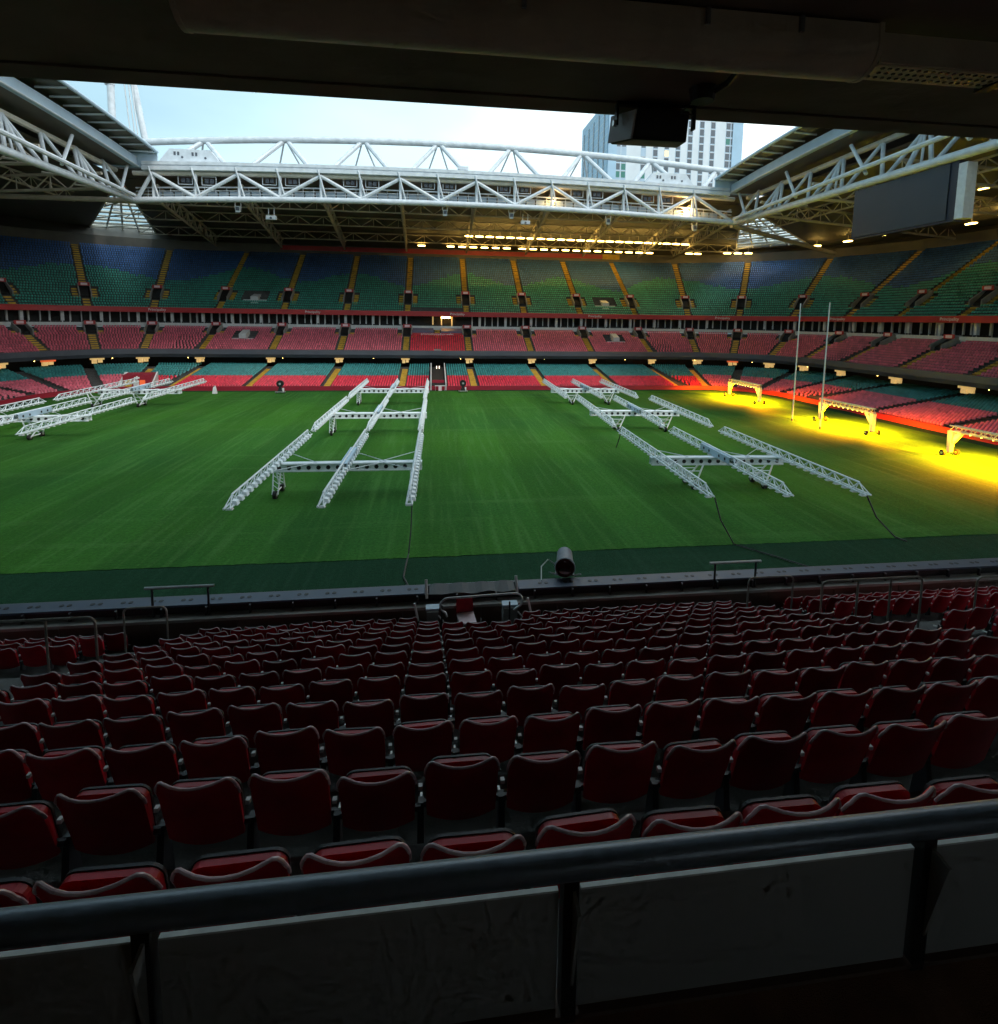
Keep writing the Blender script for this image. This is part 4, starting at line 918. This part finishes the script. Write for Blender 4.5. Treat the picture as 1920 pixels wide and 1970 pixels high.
for n, x, y, z, q in near:
    jit = rng.normal(0, 1)
    lst = inframe.get(n, [])
    if x in lst:
        i = lst.index(x); m = len(lst)
        side = ('%s from the left' % ORD[i]) if i < m/2 else ('%s from the right' % ORD[m-1-i])
    else: side = 'cut off by the '+('left' if q[0] < 0 else 'right')+' picture edge'
    rowname = 'nearest row to the rail' if n == 0 else '%s row from the rail' % ORD[n]
    s = thing('stadium_chair', 'folded red seat in %s, %s' % (rowname, side), 'seat', 'folded red seats of the near block', (x, y+.15, z))
    s.rotation_euler = (R(jit*1.1), 0, R(rng.normal(0, 1.2)))
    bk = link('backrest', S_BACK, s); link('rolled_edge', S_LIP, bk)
    p = link('seat_pan', S_PAN, s); p.rotation_euler = (R(-abs(rng.normal(0, 1.0))), 0, 0); link('pan_rim', S_RIM, p)
    link('stanchion', S_POST, s); link('side_cap', S_CAP, s)
    link('pale_strut', S_ARM, s)
# the front rows beyond those, joined
def join_seats(name, L):
    vs, fs, mi, mats, off = [], [], [], [], 0
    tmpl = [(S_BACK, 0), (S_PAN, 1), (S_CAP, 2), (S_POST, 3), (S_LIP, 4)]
    for n, x, y, z, q in L:
        for me, k in tmpl:
            a = np.empty(len(me.vertices)*3); me.vertices.foreach_get('co', a); a = a.reshape(-1, 3)+np.array([x, y+.15, z]); vs.append(a)
            for pol in me.polygons: fs.append(tuple(v+off for v in pol.vertices)); mi.append(k)
            off += len(a)
    me = bpy.data.meshes.new(name); me.from_pydata(np.concatenate(vs).tolist(), [], fs)
    for m in ('nseat', 'npan', 'tag', 'rubber', 'lip_sheen'): me.materials.append(M[m])
    me.polygons.foreach_set('material_index', mi); me.polygons.foreach_set('use_smooth', [True]*len(me.polygons)); me.set_sharp_from_angle(angle=R(50))
    return link(name, me)
if rest: tag(join_seats('front_row_seats', rest), 'small dark red seats in the front rows of the near block', 'seats', kind='stuff')
# parapet at the front of the near stand
pw = thing('parapet_wall', 'brown parapet with blue-grey ledge at the front of the near stand', 'wall')
for k in range(-13, 13):
    x = k*1.95; part('brown_panel', MB().box(x+.01, x+1.94, -54.56, -54.50, 5.95, 6.73), 'brownwall', pw)
part('concrete_kerb', MB().box(-26, 26, -54.60, -54.2, 6.731, 6.80), 'concrete', pw)
for a, b in ((-26, -1.42), (1.0, 26)):
    part('ledge', MB().hexa([(a, -54.34, 6.98), (b, -54.34, 6.98), (b, -53.86, 6.95), (a, -53.86, 6.95)], [(a, -54.34, 7.03), (b, -54.34, 7.03), (b, -53.86, 7.0), (a, -53.86, 7.0)]), 'ledge', pw)
part('front_board', MB().box(-26, 26, -53.84, -53.76, 6.0, 6.97), 'greyf', pw)
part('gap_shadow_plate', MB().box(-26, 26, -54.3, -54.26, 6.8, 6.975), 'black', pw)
hole = MB().tube((0, 0, 0), (0, 0, .006), .055, 8).mesh('ledge_hole', M['black'])
for x in np.arange(-16, 17.5, .68):
    if -1.5 < x < 1.1: continue
    for dx in (-.085, .085): link('ledge_hole', hole, pw, (x+dx, -54.08, 7.023))
for x in np.arange(-15.6, 16, 1.0): part('bracket', MB().box(x-.02, x+.02, -54.44, -54.36, 6.80, 7.0), 'rubber', pw)
# black mesh screen over the platform bay
ns = thing('mesh_screen', 'black mesh screen between two white stubs in the parapet gap', 'screen')
part('mesh_sheet', MB().grid([[(x, -54.35+.03*math.sin(x*7), 7.0+.015*math.sin(x*9)) for x in np.linspace(-1.3, .9, 14)], [(x, -53.95, 7.07+.02*math.sin(x*11+1)) for x in np.linspace(-1.3, .9, 14)]]), 'black', ns)
for x in (-1.36, .95): part('stub_post', MB().tube((x, -54.36, 6.9), (x-.02, -54.2, 7.32), .035, 8), 'tag', ns)
# rails
def rail(name, label, pts_list, r, m='galv', grp='metal handrails of the near stand'):
    t = thing(name, label, 'handrail', grp)
    for i, pts in enumerate(pts_list): part('top_rail' if i == 0 else 'post', MB().path(pts, r, 8), m, t, True)
    return t
def bent(x0, x1, y, z0, z1, rad=.12, nn=5):
    pts = [(x0, y, z0)]
    for k in range(nn+1): a = math.pi-(math.pi/2)*k/nn; pts.append((x0+rad+rad*math.cos(a), y, z1-rad+rad*math.sin(a)))
    for k in range(nn+1): a = math.pi/2-(math.pi/2)*k/nn; pts.append((x1-rad+rad*math.cos(a), y, z1-rad+rad*math.sin(a)))
    return pts+[(x1, y, z0)]
fz = floor_z(8)
rail('barrier_rail', 'long barrier rail with three posts at the left edge of the near seats', [bent(-11.5, -6.62, -58.45, fz, 9.08), [(-8.2, -58.45, fz), (-8.2, -58.45, 9.06)], [(-7.35, -58.45, fz), (-7.35, -58.45, 9.06)]], .021, 'railsteel')
rail('barrier_rail', 'barrier rail with four posts among the right near seats', [bent(6.15, 8.28, -58.45, fz, 9.06), [(6.9, -58.45, fz), (6.9, -58.45, 9.04)], [(7.6, -58.45, fz), (7.6, -58.45, 9.04)]], .021, 'railsteel')
rail('barrier_rail', 'barrier rail cut by the right picture edge', [bent(9.5, 12.2, -58.45, fz, 8.98), [(10.6, -58.45, fz), (10.6, -58.45, 8.96)]], .021, 'railsteel')
rail('aisle_rail', 'short bent rail at the foot of the left aisle', [bent(-7.55, -6.72, -56.0, 6.1, 7.9)], .022, 'railsteel')
rail('aisle_rail', 'short bent rail at the foot of the right aisle', [bent(6.25, 7.4, -56.0, 6.1, 7.9)], .022, 'railsteel')
for x0, x1, nm in ((-7.95, -6.4, 'straight rail on two posts rising from the ledge, left'), (6.15, 7.62, 'straight rail on two posts rising from the ledge, right')):
    t = thing('ledge_rail', nm, 'handrail', 'straight rails above the ledge')
    part('top_rail', MB().tube((x0, -54.4, 7.52), (x1, -54.4, 7.52), .035, 8), 'galv', t)
    for x in (x0+.16, x1-.14): part('post', MB().tube((x, -54.4, 6.8), (x, -54.4, 7.5), .028, 8), 'rubber', t)
t = rail('platform_rail', 'looped steel rail round the front platform bay', [[(-.98+.1, -55.25, 6.9)]+[(-.86+.18*math.cos(a)-.0, -55.25, 7.18+.18*math.sin(a)) for a in np.linspace(math.pi*1.4, math.pi*.5, 9)]+[(.75+.18*math.cos(a), -55.25, 7.22+.18*math.sin(a)) for a in np.linspace(math.pi*.5, -math.pi*.4, 9)]+[(.72, -55.25, 6.98)]], .026)
for x in (-1.0, .62): part('post', MB().tube((x, -55.25, 6.0), (x, -55.25, 7.2), .022, 6), 'rubber', t)
# loose chair and counters in the bay
ch = thing('loose_chair', 'red folding chair turned backwards with a pale pink seat', 'chair', None, (-.40, -55.05, 6.0)); ch.rotation_euler = (0, 0, R(8))
part('backrest', MB().hexa([(-.21, .20, .78), (.21, .20, .78), (.21, .23, .78), (-.21, .23, .78)], [(-.20, .26, 1.12), (.20, .26, 1.12), (.20, .29, 1.12), (-.20, .29, 1.12)]), 'npan', ch)
part('seat', MB().hexa([(-.20, -.22, .68), (.20, -.22, .68), (.21, .20, .72), (-.21, .20, .72)], [(-.20, -.22, .72), (.20, -.22, .72), (.21, .20, .76), (-.21, .20, .76)]), 'signw', ch)
for a, b in ((-.19, -.2), (.19, -.2), (-.19, .2), (.19, .2)): part('leg', MB().tube((a, b, 0), (a*.95, b*.8, .7), .018, 6), 'galv', ch)
for x, wd, nm in ((.66, .34, 'grey counter with pale top at the right of the platform bay'), (-1.22, .28, 'grey counter with pale top at the left of the platform bay')):
    c = thing('counter', nm, 'counter', 'counters in the platform bay', (x, -55.0, 6.0))
    part('cabinet', MB().box(-wd/2, wd/2, -.16, .18, 0, .98), 'panelgrey', c); part('top', MB().box(-wd/2-.02, wd/2+.02, -.1, .12, .985, 1.03), 'panelblue', c); part('hinge', MB().tube((wd/2, -.18, .9), (wd/2+.12, -.18, .75), .02, 6), 'galv', c)
for i, (x, nm) in enumerate(((-1.62, 'leaning white stub left of the platform bay'), (1.2, 'leaning white stub right of the platform bay'))):
    t = thing('white_stub', nm, 'post', 'white stubs beside the platform bay', (x, -54.75, 6.55)); part('shaft', MB().tube((.05, 0, 0), (-.04, .02, .44), .028, 8), 'tag', t); part('foot', MB().box(-.02, .12, -.06, .06, -.6, .0), 'rubber', t)
# barrel on the ledge
br = thing('blower_barrel', 'grey barrel-shaped blower pointing at the pitch from the ledge', 'blower', None, (2.42, -53.45, 7.02)); br.rotation_euler = (0, 0, R(-13)); br.scale = (.86, .86, .86)
pr = [(-.42, .30), (-.40, .325), (-.34, .325), (-.31, .285), (.0, .265), (.2, .26), (.42, .25)]
mb = MB(); rings = []
for y, r_ in pr: rings.append([(r_*math.cos(a), y, .33+y*.10+r_*math.sin(a)) for a in np.linspace(0, 2*math.pi, 25)])
mb.grid(rings); part('shell', mb, 'shell', br, True)
mb = MB(); rings = [[(r_*math.cos(a), y, .33+y*.10+r_*math.sin(a)) for a in np.linspace(0, 2*math.pi, 25)] for y, r_ in ((-.415, .298), (-.1, .26), (-.05, .01))]
mb.grid(rings); part('inside', mb, 'rust', br, True)
part('cradle', MB().hexa([(-.30, -.3, -.02), (.30, -.3, -.02), (.30, .3, -.02), (-.30, .3, -.02)], [(-.24, -.28, .10), (.24, -.28, .10), (.24, .28, .10), (-.24, .28, .10)]), 'tag', br)
for s in (-1, 1): part('stay', MB().tube((s*.28, -.3, .02), (s*.5, -.42, .12), .02, 6), 'tag', br)
o = part('blower_hose', MB().path([(2.3, -53.4, 7.1), (2.0, -53.2, 7.25), (1.75, -53.5, 7.2), (1.65, -54.0, 7.05)], .016, 6), 'tag', None, True); tag(o, 'pale thin hose left of the barrel blower', 'hose')
# ------------------------------------------------------------------ balcony railing in front of the camera
rl = thing('balcony_railing', 'dark round-topped balcony railing with grey panels across the foreground', 'railing', None, (0, -65.9, 0))
RZ = 12.25
part('top_rail', MB().path([(x, 0, RZ) for x in np.linspace(-6, 6, 25)], .043, 20), 'railblue', rl, True, label='broad dark rail with a bluish sheen')
posts = [-.805+1.235*k for k in range(-4, 6)]
for a, b in zip(posts[:-1], posts[1:]):
    if not (-4 < (a+b)/2 < 3.4): continue
    p = part('panel', MB().box(a+.035, b-.035, -.006, .006, 11.74, RZ-.088), 'panelgrey', rl); part('edge_trim', MB().box(a+.036, b-.036, -.0075, .0075, RZ-.087, RZ-.080), 'edge', p)
for x in posts:
    if -4 < x < 3.6:
        p = part('post', MB().hexa([(x-.024, -.03, 11.72), (x+.024, -.03, 11.72), (x+.024, .022, 11.72), (x-.024, .022, 11.72)], [(x-.024, -.03, RZ-.03), (x+.024, -.03, RZ-.03), (x+.024, .022, RZ-.03), (x-.024, .022, RZ-.03)]), 'black', rl)
        part('gusset', MB().hexa([(x+.003, -.032, 11.86), (x+.013, -.032, 11.86), (x+.013, -.034, 11.86), (x+.003, -.034, 11.86)], [(x+.003, -.032, RZ-.06), (x+.013, -.032, RZ-.06), (x+.013, -.095, RZ-.07), (x+.003, -.095, RZ-.07)]), 'panelgrey', p)
part('kick_strip', MB().box(-6, 6, -.03, .03, 11.73, 11.745), 'brownwall', rl)
# ------------------------------------------------------------------ ceiling fittings
fx = thing('ceiling_light', 'long beige tube light under the concrete ceiling', 'light', None, (-.88, -65.66, 14.78))
mb = MB()
sec = [(-.09, .078)]+[(-.012+.080*math.cos(a), .022+.078*math.sin(a)) for a in np.linspace(math.pi*1.0, math.pi*2.0, 13)]+[(.068, .078)]
part('housing', mb.hexa([(-1.03, y, z) for y, z in sec], [(1.02, y, z) for y, z in sec]), 'housing', fx, True)
part('end_cap', MB().hexa([(-1.045, y*1.04, z*1.04) for y, z in sec], [(-1.031, y*1.04, z*1.04) for y, z in sec]), 'housing', fx); part('end_cap', MB().hexa([(1.021, y*1.04, z*1.04) for y, z in sec], [(1.035, y*1.04, z*1.04) for y, z in sec]), 'housing', fx)
for x in (-.1, .45, .75): part('clip', MB().box(x, x+.012, -.102, -.06, .03, .076), 'galv', fx)
ct = thing('cable_tray', 'perforated steel cable tray at the upper right under the ceiling', 'cable tray', None, (.16, -65.66, 14.78))
part('tray_side', MB().box(.02, 1.3, -.06, -.052, -.02, .07), 'housing', ct); part('tray_bottom', MB().box(.02, 1.3, -.052, .05, -.024, -.018), 'housing', ct)
pm = MB().tube((0, 0, 0), (0, 0, .003), .007, 6).mesh('slot', M['black'])
for i in range(30):
    for j in range(3): link('slot', pm, ct, (.05+i*.026+(.013 if j % 2 else 0), -.035+j*.03, -.0265))
part('bracket', MB().box(.50, .54, -.08, .07, -.03, .08), 'black', ct)
sp_ = thing('loudspeaker', 'black wedge loudspeaker hanging from the ceiling edge in a bracket', 'loudspeaker', None, (-.27, -65.02, 14.78))
cab = part('cabinet', MB().hexa([(-.118, -.06, -.082), (.118, -.06, -.082), (.160, .12, -.05), (-.160, .12, -.05)], [(-.112, -.09, .035), (.112, -.09, .035), (.155, .10, .07), (-.155, .10, .07)]), 'black', sp_); bevel(cab, .006)
part('side_plate', MB().hexa([(-.128, -.055, -.076), (-.121, -.055, -.076), (-.165, .118, -.046), (-.172, .118, -.046)], [(-.122, -.084, .030), (-.115, -.084, .030), (-.160, .098, .064), (-.167, .098, .064)]), 'tag', sp_, label='pale side plate of the loudspeaker')
part('bracket', MB().box(-.178, -.170, -.015, .015, -.01, .10).box(.170, .178, -.015, .015, -.01, .10).box(-.178, .178, -.015, .015, .075, .10), 'black', sp_)
part('knob', MB().tube((-.19, 0, .0), (-.172, 0, .0), .014, 8), 'galv', sp_)
jb = thing('junction_box', 'small black junction box with conduit beside the loudspeaker', 'junction box', None, (-.16, -65.22, 14.84))
part('body', MB().tube((0, 0, .02), (0, 0, -.03), .055, 14, .045), 'black', jb); part('conduit', MB().path([(.03, -.02, .0), (.05, -.1, .005), (.03, -.22, .01), (-.0, -.36, .012)], .012, 8), 'black', jb, True); part('lead', MB().path([(-.03, .03, -.02), (-.05, .08, -.045), (.03, .14, -.03)], .004, 6), 'black', jb, True)
